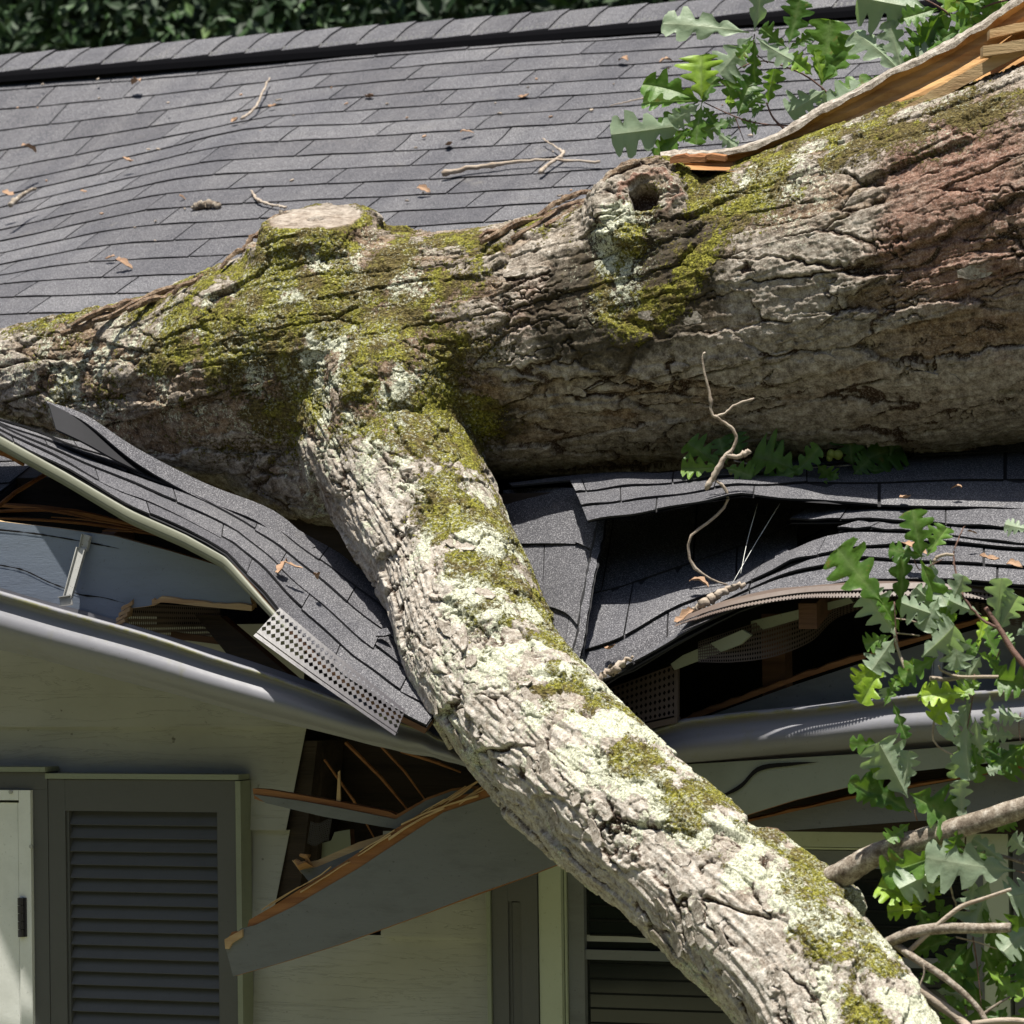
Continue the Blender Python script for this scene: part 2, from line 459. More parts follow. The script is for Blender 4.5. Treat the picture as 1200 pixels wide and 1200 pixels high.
def catmull(P, t):
    """P list of Vectors, t in 0..1"""
    n = len(P) - 1
    x = min(max(t, 0.0), 1.0) * n
    i = min(int(x), n - 1); f = x - i
    p1, p2 = P[i], P[i + 1]
    p0 = P[i - 1] if i > 0 else p1 * 2 - p2
    p3 = P[i + 2] if i + 2 <= n else p2 * 2 - p1
    return 0.5 * ((2 * p1) + (p2 - p0) * f + (2 * p0 - 5 * p1 + 4 * p2 - p3) * f * f + (3 * p1 - p0 - 3 * p2 + p3) * f ** 3)
def curve_pts(P, n):
    return [catmull(P, i / (n - 1)) for i in range(n)]
def lin(P, t):
    x = min(max(t, 0.0), 1.0) * (len(P) - 1); i = min(int(x), len(P) - 2)
    return P[i].lerp(P[i + 1], x - i)
def surf(rows, crease=0.0):
    """rows of control points (row 0 = lower edge); returns S(a,b); crease mixes in straight facets"""
    def S(a, b):
        q = [catmull(r, a).lerp(lin(r, a), crease) for r in rows]
        return catmull(q, b) if len(q) > 1 else q[0]
    return S

# shingle courses laid on a surface S(a, b), a 0..1 along, b 0..1 up the slope
def shingles(mb, S, L, nc, tab=0.305, sub=4, h=0.006, lim=None, seed=1, lift=0.002, jag=0.0, stag=None, flip=1, under=True, gap=0.005):
    rd = random.Random(seed)
    def nrm(a, b):
        e = 0.01
        du = S(min(a + e, 1), b) - S(max(a - e, 0), b)
        dv = S(a, min(b + e, 1)) - S(a, max(b - e, 0))
        n = du.cross(dv)
        return (n.normalized() if n.length > 1e-12 else Vector((0, 0, 1))) * flip
    for k in range(nc):
        lo, hi = (0.0, 1.0) if lim is None else lim(k)
        x = lo * L - (rd.random() * tab if stag is None else ((k * stag) % 1.0) * tab)
        b0 = k / nc; b1 = min((k + 1.12) / nc, 1.0)
        while x < hi * L:
            a0 = max(x / L, lo); a1 = min((x + tab - gap) / L, hi)
            x += tab
            if a1 - a0 < 0.006 / L: continue
            tone = rd.random(); li = h + rd.random() * lift; l2 = h + rd.random() * lift
            ph = rd.random() * 6
            bj = (rd.random() - 0.5) * jag / nc
            top, bot, bk = [], [], []
            for i in range(sub + 1):
                f = i / sub; a = lerp(a0, a1, f)
                bb = max(b0 + bj + 0.0006 * math.sin(ph + 9 * f), 0)
                n = nrm(a, bb); hh = lerp(li, l2, f) + 0.0006 * math.sin(ph + 7 * f)
                q = S(a, bb)
                top.append(q + n * hh); bot.append(q + n * (hh - 0.0042))
                bm = lerp(bb, b1, 0.5)
                bk.append([S(a, bm) + nrm(a, bm) * (0.6 * hh + 0.4 * 0.002), S(a, b1) + nrm(a, b1) * 0.0015])
            mid = [q[0] for q in bk]; end = [q[1] for q in bk]
            mb.grid([top, mid, end] if flip > 0 else [end, mid, top], 0, tone)
            mb.grid([bot, top] if flip > 0 else [top, bot], 1, tone)
            for s_, (i) in ((1, 0), (-1, sub)):
                e = [top[i], mid[i], end[i]]
                d = [bot[i], mid[i] - (top[i] - bot[i]) * 0.8, end[i] - (top[i] - bot[i]) * 0.5]
                mb.grid([d, e] if s_ > 0 else [e, d], 1, tone)
    if under:
        N = max(6, int(L / 0.1)); V = max(4, nc)
        g1 = [[S(i / N, j / V) + nrm(i / N, j / V) * 0.0005 for i in range(N + 1)] for j in range(V + 1)]
        mb.grid(g1, 1)
def deck(mb, S, L, t=0.014, flip=1, lim=None, mi=0, off=0.003, V=6):
    N = max(6, int(L / 0.08))
    def nrm(a, b):
        e = 0.01
        n = (S(min(a + e, 1), b) - S(max(a - e, 0), b)).cross(S(a, min(b + e, 1)) - S(a, max(b - e, 0)))
        return n.normalized() * flip
    top = [[S(i / N, j / V) - nrm(i / N, j / V) * off for i in range(N + 1)] for j in range(V + 1)]
    bot = [[S(i / N, j / V) - nrm(i / N, j / V) * (off + t) for i in range(N + 1)] for j in range(V + 1)]
    mb.grid(top, mi); mb.grid([list(r) for r in reversed(bot)], mi)
    mb.grid([bot[0], top[0]], mi); mb.grid([top[-1], bot[-1]], mi)
    mb.grid([[r[0] for r in bot], [r[0] for r in top]], mi); mb.grid([[r[-1] for r in top], [r[-1] for r in bot]], mi)
# pierced sheet with diamond holes
def perforated(mb, S, nx, ny, hole=0.36, mi=0):
    for i in range(nx):
        for j in range(ny):
            off = 0.0
            c = [S((i + p) / nx, (j + q) / ny) for p, q in ((0, 0), (1, 0), (1, 1), (0, 1))]
            x, y = (i + .5) / nx, (j + .5) / ny
            d = [S(x, y - hole / ny), S(x + hole / nx, y), S(x, y + hole / ny), S(x - hole / nx, y)]
            mb.add(c + d, [(0, 1, 4), (1, 2, 5), (2, 3, 6), (3, 0, 7), (0, 4, 7), (1, 5, 4), (2, 6, 5), (3, 7, 6)], mi)
# ================================================================== SETTING
g = MB(); g.grid([[Vector((x, y, 0)) for x in (-300, -30, 0, 30, 300)] for y in (-300, -20, 0, 60, 300)])
o = g.obj('ground', M['grass']); o['kind'] = 'structure'

# woodland behind the house, out of focus
mb = MB(); rd = random.Random(3)
for i in range(120000):
    x = rd.uniform(-13, 4); z = rd.uniform(3.0, 8.5); y = rd.uniform(11.0, 14.0)
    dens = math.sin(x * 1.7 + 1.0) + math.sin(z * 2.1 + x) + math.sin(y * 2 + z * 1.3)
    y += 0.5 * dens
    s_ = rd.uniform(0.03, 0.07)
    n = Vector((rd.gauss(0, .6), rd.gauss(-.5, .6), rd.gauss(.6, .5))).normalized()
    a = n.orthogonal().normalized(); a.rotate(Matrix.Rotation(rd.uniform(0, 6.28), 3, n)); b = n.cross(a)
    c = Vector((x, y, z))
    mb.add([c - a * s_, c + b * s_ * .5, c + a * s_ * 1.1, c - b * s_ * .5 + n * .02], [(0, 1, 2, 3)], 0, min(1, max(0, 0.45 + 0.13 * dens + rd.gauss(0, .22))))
for i in range(9):                                       # trunks inside the wood
    x = -12 + i * 2 + rd.uniform(-.5, .5)
    mb.tube([(x, 14, 0), (x + .2, 14, 5), (x + .1, 14.2, 11)], [.22, .18, .1], 8, 0, 0.0)
for i in range(60):                                      # dark inner masses added to block light behind the leaves
    c = Vector((rd.uniform(-15, 7), rd.uniform(16.2, 18.5), rd.uniform(1.5, 10)))
    rows = []
    for a in range(9):
        th = math.pi * a / 8
        rows.append([c + Vector((math.sin(th) * math.cos(p * math.pi / 6), math.sin(th) * math.sin(p * math.pi / 6), math.cos(th))) * 1.9 * (1 + .25 * math.sin(p * 2.1 + a * 1.7 + i)) for p in range(13)])
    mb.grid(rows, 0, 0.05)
for i in range(420):                                     # unseen crowns before the house, added to block blue sky and reflect green
    an = rd.uniform(math.pi * 1.02, math.pi * 1.98); rr_ = rd.uniform(17, 22)
    c = Vector((2 + math.cos(an) * rr_, -3 + math.sin(an) * rr_, rd.uniform(0, 9.0))); rows = []
    for a in range(7):
        th = math.pi * a / 6
        rows.append([c + Vector((math.sin(th) * math.cos(p * math.pi / 5), math.sin(th) * math.sin(p * math.pi / 5), math.cos(th))) * 1.5 * (1 + .25 * math.sin(p * 2.1 + a * 1.7 + i)) for p in range(11)])
    mb.grid(rows, 0, .35 + .2 * rd.random())
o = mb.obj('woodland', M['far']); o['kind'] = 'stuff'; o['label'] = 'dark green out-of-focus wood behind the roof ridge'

# ================================================================== HOUSE
WY = 0.25
house = thing('house', 'low house with dark shingle roof caved in under the fallen tree', 'house', (0, 2.3, 0))

# --- main roof
X0, X1 = -4.8, 3.4
RV = 25                                                   # courses, eave to ridge
ridge_p = PR(400, 50)
SL = (ridge_p.y) / math.cos(R(25)) + 0.075
EXPO = 0.127
nc_all = SL / EXPO
V0 = 7.8 * EXPO                                           # main roof starts under the trunk
p1 = PR(60, 300); p2 = PR(10, 345); p3 = PR(290, 158); p4 = PR(80, 215)
def dent(X, d):
    """metres the deck has sunk or lifted"""
    v = 0.0
    y = d * math.cos(R(25))
    xx = (X - PR(120, 270).x)
    # the left part sags between the rafters
    pa, pb = PR(285, 160), PR(60, 335)
    cx = lerp(pb.x, pa.x, (y - pb.y) / (pa.y - pb.y)) if y < pa.y else pa.x
    t = cx - X
    v -= 0.13 * min(max(0.0, t) + .02 * max(0, 1 - abs(t) / .1), 1.2) * sstep(PR(10, 352).y - .02, PR(10, 300).y, y) * (1 - sstep(pa.y - .05, pa.y + .75, y))
    v += 0.012 * math.exp(-((X - p3.x) / 0.25) ** 2 - ((y - p3.y) / 0.12) ** 2)
    v += 0.006 * math.sin(X * 3.1 + y * 2.0) * math.sin(y * 4.0 + 1)
    q = PR(560, 150)
    v += 0.010 * math.exp(-((X - q.x) / 0.5) ** 2 - ((y - q.y) / 0.06) ** 2)
    return float(v)
def Smain(a, b):
    X = lerp(X0, X1, a); d = lerp(V0, SL - 0.02, b)
    return Vector((X, 0, EAVE)) + UPS * d + NR * dent(X, d)
mb = MB()
shingles(mb, Smain, X1 - X0, round((SL - V0) / EXPO), tab=0.305, sub=5, h=0.0055, seed=5, lift=0.0012, stag=0.36, under=False)
o = mb.obj('roof', [M['shingle'], M['asphalt']], house, False, None)
roof = o
mb = MB(); deck(mb, Smain, X1 - X0, 0.016, off=0.012, V=40)
# rear slope and gable ends close the attic
RZ = EAVE + SL * math.sin(R(25)); RY = SL * math.cos(R(25))
mb.prism([(X0, RY + .005, RZ - .02), (X1, RY + .005, RZ - .02), (X1, 2 * RY, EAVE), (X0, 2 * RY, EAVE)], (0, 0, -.03), 0)
mb.prism([(X0 + .1, 0.4, EAVE + .1), (X0 + .1, RY, RZ - .06), (X0 + .1, 2 * RY - .3, EAVE + .05), (X0 + .1, 2 * RY - .3, 2.0), (X0 + .1, .4, 2.0)], (-.03, 0, 0), 0)
mb.prism([(X1 - .1, 0.4, EAVE + .1), (X1 - .1, RY, RZ - .06), (X1 - .1, 2 * RY - .3, EAVE + .05), (X1 - .1, 2 * RY - .3, 2.0), (X1 - .1, .4, 2.0)], (.03, 0, 0), 0)
ed = [Smain(i / 60, 0) for i in range(61)]                # added dark sheet under the trunk, blocks sun and darkens the opening
mb.grid([[Vector((p.x, .60, EAVE - .25)) for p in ed], [Vector((p.x, .62, EAVE + .29)) for p in ed], [p - NR * .002 for p in ed]])
mb.obj('roof_deck_and_dark_sheet', M['dark_wood'], house)

# --- ridge: cap shingles over a dark slotted vent
mb = MB(); capw = 0.200; x = X0
rd = random.Random(4)
k = 0
while x < X1:
    t0 = rd.random(); L = 0.127
    hh = 0.030 + 0.002 * rd.random()
    dxs = 0.0
    pr = []
    for (xx, up) in ((x - L * .1, 0.0005), (x + L, 0.0065)):
        base = Vector((xx, 0, EAVE)) + UPS * SL
        row = []
        for s_, f in ((-1, 1), (-1, .5), (-1, .12), (1, .12), (1, .5), (1, 1)):
            q = base + (UPS * (-capw * f) if s_ < 0 else Vector((0, math.cos(R(25)), -math.sin(R(25)))) * capw * f)
            q = q + Vector((0, 0, hh + up - (0.004 if f < .3 else 0) - 0.006 * (f == 1)))
            row.append(q)
        pr.append(row)
    mb.grid(pr, 0, t0)
    lowr = [q - Vector((0, 0, .0062)) for q in pr[1]]
    mb.grid([pr[1], lowr], 1, t0)
    mb.grid([[pr[0][0], pr[1][0]], [pr[0][0] - Vector((0, 0, .005)), lowr[0]]][::-1], 1, t0)
    x += L; k += 1
mb.obj('ridge_cap', [M['shingle'], M['asphalt']], house)
mb = MB()
def Svent(a, b):
    b2 = SL - 0.255 + 0.06 * b
    return Vector((lerp(X0, X1, a), 0, EAVE)) + UPS * b2 + NR * (0.012 + 0.022 * math.sin(math.pi * b) ** .7)
mb.grid([[Svent(i / 120, j / 5) for i in range(121)] for j in range(6)], 1)
for i in range(int((X1 - X0) / .018)):
    xx = X0 + .018 * i
    p = Vector((xx, 0, EAVE)) + UPS * (SL - .195) + NR * .018
    mb.add([p, p + Vector((.007, 0, 0)), p + Vector((.007, 0, 0)) + UPS * .03 + NR * .012, p + UPS * .03 + NR * .012], [(0, 1, 2, 3)], 0)
mb.obj('ridge_vent', [M['shutter'], M['vent_black']], house)

# --- the flap of roof edge torn down on the left of the limb
lowF = [PD(-160, 425, 9.02), PD(-60, 477, 8.90), PD(0, 511, 8.80), PD(75, 551, 8.70), PD(150, 595, 8.60), PD(215, 624, 8.52), PD(268, 654, 8.45), PD(300, 688, 8.38), PD(340, 735, 8.31), PD(400, 793, 8.23), PD(448, 826, 8.17), PD(500, 852, 8.12)]
upF = [PD(-160, 412, 9.40), PD(-60, 462, 9.32), PD(0, 492, 9.24), PD(65, 512, 9.16), PD(130, 530, 9.10), PD(200, 552, 9.03), PD(290, 588, 8.93), PD(345, 616, 8.86), PD(400, 652, 8.78), PD(450, 690, 8.68), PD(500, 735, 8.58), PD(560, 785, 8.48)]
midF = [lerp(a, b, .5) + Vector((0, 0, .006)) for a, b in zip(lowF, upF)]
SF = surf([lowF, midF, upF], .95)
mb = MB()
def SFw(a, b):
    p = SF(a, b)
    return p + Vector((0, -.2, 1)) * (0.004 * math.sin(a * 23 + b * 6) * math.sin(b * 5 + a * 9) + 0.0015 * math.sin(a * 51 + 3 * b))
shingles(mb, SFw, 2.6, 5, tab=0.52, sub=10, h=0.005, seed=21, lift=0.0045, jag=0.34, stag=0.37)
flap = mb.obj('torn_roof_edge', [M['shingle'], M['asphalt']], house)
flap['label'] = 'strip of shingles bent down on the left of the limb'
mb = MB(); deck(mb, SF, 2.6, 0.012); mb.obj('plywood', M['old_wood'], flap)
# lifted shingle curling up against the trunk
mb = MB()
cur = [[PD(57, 472, 9.02), PD(95, 492, 8.98), PD(140, 525, 8.94), PD(185, 556, 8.90), PD(225, 566, 8.88)],
       [PD(66, 503, 8.90), PD(100, 519, 8.88), PD(140, 541, 8.88), PD(185, 561, 8.88), PD(222, 571, 8.87)]]
cur2 = [[PD(54, 470, 9.05), PD(100, 486, 9.0), PD(160, 525, 8.93), PD(240, 566, 8.88), PD(320, 598, 8.84), PD(370, 640, 8.76)],
        [PD(57, 474, 9.03), PD(102, 496, 8.96), PD(158, 541, 8.88), PD(232, 583, 8.80), PD(300, 610, 8.76), PD(352, 650, 8.70)]]
def sheet(mb, rows, t=0.004, n=24, m_=5, mi=0, back=1):
    S = surf([list(map(Vector, r)) for r in rows])
    T = [[S(i / n, j / m_) for i in range(n + 1)] for j in range(m_ + 1)]
    Bk = []
    for j in range(m_ + 1):
        r = []
        for i in range(n + 1):
            a, b = i / n, j / m_
            du = S(min(a + .02, 1), b) - S(max(a - .02, 0), b); dv = S(a, min(b + .02, 1)) - S(a, max(b - .02, 0))
            r.append(T[j][i] - du.cross(dv).normalized() * t)
        Bk.append(r)
    mb.grid(T, mi); mb.grid(Bk[::-1], back)
    mb.grid([Bk[0], T[0]], back); mb.grid([T[-1], Bk[-1]], back)
    mb.grid([[r[0] for r in T], [r[0] for r in Bk]], back); mb.grid([[r[-1] for r in Bk], [r[-1] for r in T]], back)
sheet(mb, cur[::-1], .004, 20, 5, 1, 1)
sheet(mb, cur2[::-1], .004, 30, 4, 0, 1)
mb.obj('curled_shingle', [M['shingle'], M['asphalt']], house)['label'] = 'dark shingle corner curled up against the trunk'

# pale drip edge under the flap
mb = MB(); dr = [PD(-160, 430, 9.01), PD(-60, 481, 8.89), PD(0, 514, 8.79), PD(75, 555, 8.69), PD(150, 599, 8.59), PD(215, 628, 8.51), PD(262, 654, 8.45), PD(292, 688, 8.38), PD(335, 737, 8.30)]
dn = [0.024, .024, .024, .024, .025, .024, .022, .014, .005]
c1 = [catmull(dr, i / 59).lerp(lin(dr, i / 59), .8) for i in range(60)]
def dlen(i, n): return float(np.interp(i / (n - 1) * (len(dn) - 1), range(len(dn)), dn))
r1 = [p + Vector((0, .012, .004)) for p in c1]; r0 = c1
r2 = [p + Vector((-.002, .004, -dlen(i, 60) * .5)) for i, p in enumerate(c1)]
r3 = [p + Vector((-.004, .000, -dlen(i, 60) * .93)) for i, p in enumerate(c1)]
r4 = [p + Vector((-.004, .006, -dlen(i, 60))) for i, p in enumerate(c1)]
mb.grid([r4, r3, r2, r0, r1]); bk = [[p + Vector((0, .0025, 0)) for p in r] for r in (r4, r3, r2, r0, r1)]; mb.grid(bk[::-1])
mb.obj('drip_edge', M['drip'], house, True)

# --- right side: lifted sheet, fanned courses, folded dip
RA_low = [PD(690, 613, 8.36), PD(722, 608, 8.32), PD(760, 603, 8.28), PD(815, 592, 8.27), PD(862, 583, 8.27), PD(915, 586, 8.29), PD(965, 591, 8.33), PR(1080, 596, .025), PR(1200, 600, .010), PR(1420, 606, 0)]
RA_up = [PD(668, 563, 8.64), PD(715, 557, 8.62), PD(760, 555, 8.60), PD(820, 552, 8.60), PD(870, 548, 8.62), PD(915, 540, 8.64), PR(965, 525, .015), PR(1080, 510, .0), PR(1200, 498, .0), PR(1420, 480, 0)]

def limA(k): return (0, 1)
SA = surf([RA_low, RA_up], .6)
mb = MB()
def SAw(a, b):
    p = SA(a, b)
    return p + Vector((0, 0, .0015 * math.sin(a * 31 + 4 * b)))
shingles(mb, SAw, 1.35, 3, tab=0.33, sub=8, h=0.007, seed=31, lift=0.001, stag=0.43, lim=limA, jag=.04)
raised = mb.obj('lifted_roof_sheet', [M['shingle'], M['asphalt']], house)
raised['label'] = 'lifted shingle sheet bridging the dark hole right of the limb'
# sound roof edge beyond the damage, to both sides
for xa_, xb_, sd in ((PR(1405, 690).x, X1, 61), (X0, PD(-150, 420, 9.0).x, 62)):
    mb = MB()
    shingles(mb, lambda a, b: Vector((lerp(xa_, xb_, a), 0, EAVE)) + UPS * lerp(0, V0 + .05, b), xb_ - xa_, 8, tab=.305, sub=4, h=.0055, seed=sd, lift=.001, stag=.36)
    deck(mb, lambda a, b: Vector((lerp(xa_, xb_, a), 0, EAVE)) + UPS * lerp(0, V0 + .05, b), xb_ - xa_, .014, off=.004, mi=1)
    mb.obj('roof', [M['shingle'], M['asphalt']], house)
    mb = MB(); mb.box(xa_, xb_, -.02, .0, EAVE - .17, EAVE - .02)
    mb.obj('fascia_board', M['fascia_dark'], house)
# thin torn edge above it
mb = MB()
sheet(mb, [[PD(600, 569, 8.74), PD(680, 562, 8.68), PD(740, 566, 8.62), PD(800, 572, 8.56), PD(870, 574, 8.52), PD(960, 571, 8.47)],
           [PD(596, 566, 8.78), PD(680, 556, 8.74), PD(740, 553, 8.70), PD(800, 556, 8.66), PD(880, 558, 8.62), PD(960, 560, 8.58)]], .004)
mb.obj('torn_underlay', [M['shingle'], M['asphalt']], house)

# fanned lower courses
def fan(low, up, L, seed, tab=.33, nm='roof_course', h=.006):
    S = surf([low, up], .75); mb = MB()
    shingles(mb, lambda a, b: S(a, b) + Vector((0, 0, .0010 * math.sin(a * 37 + seed))), L, 1, tab=tab, sub=9, h=h, seed=seed, lift=.002, under=True)
    deck(mb, S, L, .003, mi=1)
    return mb.obj(nm, [M['shingle'], M['asphalt']], house)
def prl(l, off): return [PR(x, y, off + (q[0] if q else 0)) for x, y, *q in l]
fan(prl([(700, 806, -.13), (735, 784, -.10), (800, 747, -.055), (880, 708, -.02), (950, 692, 0), (1010, 682), (1100, 681), (1200, 688), (1420, 700)], .0),
    prl([(705, 770, -.15), (760, 735, -.12), (820, 707, -.075), (880, 680, -.04), (940, 657, -.01), (1010, 652), (1100, 656), (1200, 662), (1420, 672)], .0), 1.42, 41)
fan(prl([(712, 782, -.12), (770, 750, -.09), (840, 712, -.05), (900, 682, -.02), (950, 667, 0), (1010, 656), (1100, 661), (1200, 666), (1420, 676)], .004),
    prl([(760, 735, -.13), (810, 708, -.10), (860, 683, -.06), (900, 660, -.03), (950, 648), (1010, 640), (1100, 636), (1200, 643), (1420, 650)], .004), 1.35, 42)
fan(prl([(790, 727, -.11), (840, 703, -.07), (885, 682, -.03), (925, 660), (960, 652), (1010, 643), (1100, 637), (1200, 645), (1420, 652)], .009),
    prl([(800, 700, -.13), (850, 680, -.09), (900, 655, -.05), (940, 640, -.02), (970, 628), (1010, 624), (1100, 620), (1200, 625), (1420, 632)], .009), 1.3, 43)
fan(prl([(982, 622), (1020, 621), (1060, 624), (1130, 632), (1200, 640), (1420, 648)], .014), prl([(1035, 603), (1050, 604), (1080, 606), (1130, 612), (1200, 616), (1420, 620)], .013), .95, 44)
fan(prl([(926, 611), (965, 611), (1010, 610), (1080, 614), (1140, 618), (1200, 622), (1420, 628)], .020), prl([(975, 583), (990, 583), (1020, 585), (1080, 588), (1140, 590), (1200, 594), (1420, 596)], .014), .98, 45)
# buried left tongue between the two
fan([PD(700, 790, 8.20), PD(760, 757, 8.20), PD(820, 728, 8.24), PD(880, 700, 8.28), PD(930, 672, 8.33), PD(990, 634, 8.42)],
    [PD(770, 700, 8.44), PD(800, 696, 8.42), PD(850, 676, 8.44), PD(900, 650, 8.48), PD(940, 632, 8.50), PD(970, 618, 8.52)], .62, 46)

# folded dip
mb = MB()
SC1 = surf([[PD(600, 800, 8.30), PD(628, 778, 8.27), PD(655, 795, 8.18), PD(702, 812, 8.12)], [PD(608, 720, 8.48), PD(640, 714, 8.42), PD(664, 720, 8.33), PD(681, 735, 8.26)],
            [PD(600, 640, 8.66), PD(640, 640, 8.58), PD(678, 640, 8.50), PD(697, 648, 8.43)], [PD(590, 575, 8.80), PD(640, 572, 8.74), PD(690, 574, 8.66), PD(708, 584, 8.60)]])
shingles(mb, SC1, .30, 3, tab=.22, sub=7, h=.006, seed=51, lift=.006, stag=.55, gap=.004)
deck(mb, SC1, .3, .004, mi=1)
mb.obj('folded_roof_piece', [M['shingle'], M['asphalt']], house)['label'] = 'left face of the folded shingles beside the limb'
mb = MB()
SC2 = surf([[PD(672, 800, 8.15), PD(720, 795, 8.13), PD(790, 755, 8.13), PD(850, 722, 8.18), PD(930, 678, 8.28)],
            [PD(675, 768, 8.22), PD(725, 752, 8.20), PD(790, 715, 8.22), PD(860, 688, 8.28), PD(935, 650, 8.38)],
            [PD(690, 700, 8.42), PD(735, 688, 8.42), PD(795, 668, 8.42), PD(860, 645, 8.46), PD(935, 615, 8.52)],
            [PD(706, 590, 8.66), PD(750, 585, 8.70), PD(800, 580, 8.70), PD(870, 575, 8.70), PD(950, 570, 8.70)]])
shingles(mb, SC2, .48, 3, tab=.23, sub=8, h=.006, seed=57, lift=.004, stag=.4, gap=.004)
deck(mb, SC2, .48, .004, mi=1)
mb.obj('folded_roof_piece', [M['shingle'], M['asphalt']], house)['label'] = 'shaded right face of the folded shingles under the lifted sheet'
# ragged crease with bare matting showing
mb = MB()
cr = [PD(707, 583, 8.57), PD(703, 610, 8.50), PD(697, 640, 8.415), PD(692, 665, 8.345), PD(687, 690, 8.29), PD(683, 715, 8.235), PD(680, 738, 8.20), PD(672, 770, 8.165), PD(664, 792, 8.15)]
pts = curve_pts(cr, 34); rdx = random.Random(8)
A = [p + Vector((-.004 - .004 * rdx.random(), -.004, 0)) for p in pts]; Bq = [p + Vector((.004 * rdx.random(), -.012, .0)) for p in pts]
Cq = [p + Vector((.012 + .005 * rdx.random(), -.004, 0)) for p in pts]
mb.grid([A, Bq], 0); mb.grid([Bq, Cq], 1)
mb.grid([[p + Vector((0, .01, 0)) for p in Cq], [p + Vector((0, .01, 0)) for p in A]], 0)
mb.obj('torn_crease', [M['asphalt'], M['shingle']], house)

# --- gutter, kinked into a V behind the limb
prof = [(0, -.004), (0, -.115), (.070, -.117), (.076, -.115), (.078, -.107), (.088, -.099), (.104, -.092), (.119, -.080), (.128, -.066), (.129, -.053), (.123, -.040), (.113, -.030), (.107, -.021), (.106, -.010), (.115, -.006), (.121, -.003), (.121, .003), (.114, .006), (.106, .004), (.105, -.006)]
st = [(-900, 640, 1.12, 0), (-120, 664, 1.12, 0), (-60, 681, 1.11, 0), (0, 698, 1.04, 0), (100, 726, .99, 0), (200, 756, .93, .02), (300, 789, .82, .05), (400, 823, .68, .10), (463, 847, .55, .15), (525, 874, .36, .22), (580, 893, .30, .2), (640, 899, .34, .12), (700, 884, .5, .06), (750, 863, .72, 0), (800, 845, .86, 0), (900, 835, .88, 0), (1000, 824, .90, 0), (1087, 816, .91, 0), (1200, 810, .92, 0), (1420, 796, .92, 0), (2300, 760, .95, 0)]
mb = MB(); ctl = [PY(x, y, float(np.interp(x, [520, 600, 700], [-.15, -.05, .03]))) for x, y, s_, t in st]
rows = []; rims = []
n = 200
for i in range(n):
    f = i / (n - 1); q = catmull(ctl, f).lerp(lin(ctl, f), .8)
    kk = f * (len(st) - 1); sz = float(np.interp(kk, range(len(st)), [s_[2] for s_ in st])); tw = float(np.interp(kk, range(len(st)), [s_[3] for s_ in st]))
    row = []
    for (oy, oz) in prof:
        y, z = (oy - .127) * (1 + tw * .2), oz * sz
        row.append(q + Vector((0, -y, z)) + Vector((0, 0, .0010 * math.sin(i * .37 + oy * 30))) + Vector((0, .010, .004)) * (oy / .127) * sum(math.exp(-((i - c_) / 2.2) ** 2) * a_ for c_, a_ in ((76, .5), (84, 1.2), (89, .8), (99, 1.4), (112, 1.0), (122, .6))))
    rows.append(row)
rr = list(map(list, zip(*rows)))
va = []
for j in range(len(prof)): va += [1.0 if 14 <= j else 0.0] * n
mb.grid(rr, 0, .5, va)
mb.grid([[p + Vector((0, .0015, .0008)) for p in r] for r in rr][::-1], 0, .5, 0.0)
gut = mb.obj('gutter', M['gutter'], house, True, 'rim')
gut.data.materials.append(M['gutter'])

# straps that held the gutter
def strap(pts, wd, nm='gutter_strap', lab=None, par=gut):
    mb = MB()
    for (x0_, y0_, x1_, y1_, Y0_, Y1_) in pts:
        a, b = PY(x0_, y0_, Y0_), PY(x1_, y1_, Y1_)
        d = (b - a).normalized(); s_ = d.cross(Vector((0, 1, 0))).normalized() * wd
        mb.prism([a - s_, a + s_, b + s_ * .9, b - s_ * .9], (0, .003, 0))
        mb.prism([a - s_, a - s_ * .8, b - s_ * .8, b - s_ * .9], (0, -.006, 0))
        mb.prism([a + s_, a + s_ * .8, b + s_ * .8, b + s_ * .9], (0, -.006, 0))
    o = mb.obj(nm, M['galv'], house)
    if lab: o['label'] = lab
    return o
strap([(102, 627, 98, 645, -.030, -.032), (96, 642, 80, 700, -.036, -.062), (84, 703, 70, 705, -.066, -.075)], .011, lab='bent galvanised strap left bare on the blue board')
strap([(1101, 760, 1097, 812, .155, .14)], .011, lab='upright strap behind the right gutter')

# --- blue-grey fascia, left
def poly(pts, Y, ext, nm, mf, mside, parent=house, lab=None, bev=0):
    mb = MB(); P = [PY(x, y, Y) for x, y in pts]
    mb.prism(P, ext, 0, 1)
    o = mb.obj(nm, [M[mf], M[mside]], parent)
    if lab: o['label'] = lab
    return o
fa = poly([(-160, 570), (0, 611), (60, 618), (133, 628), (200, 646), (250, 661), (293, 678), (296, 690), (293, 700), (296, 712), (255, 708), (215, 706), (187, 704), (175, 710), (160, 712), (150, 713), (149, 722), (143, 724), (146, 731), (134, 734), (138, 745), (130, 755), (0, 725), (-160, 700)], -.02, (0, .02, 0), 'fascia_board', 'fascia', 'fresh_pale', lab='blue-grey eave board snapped off at its right end')
mb = MB()                                               # raw wood of the broken end
def stick(mb, P, wd, th, mi=0, seed=0, back=Vector((0, .012, .004)), jg=.6):
    rdz = random.Random(seed); n = len(P)
    up = [p + Vector((0, 0, wd * (1 - jg / 2 + jg * rdz.random()))) for p in P]
    mb.grid([P, up], mi); mb.grid([[p + back for p in up], [p + back for p in P]], mi)
    mb.grid([up, [p + back for p in up]], mi); mb.grid([[p + back for p in P], P], mi)
    mb.add([P[0], up[0], up[0] + back, P[0] + back], [(0, 1, 2, 3)], mi); mb.add([P[-1], up[-1], up[-1] + back, P[-1] + back], [(3, 2, 1, 0)], mi)
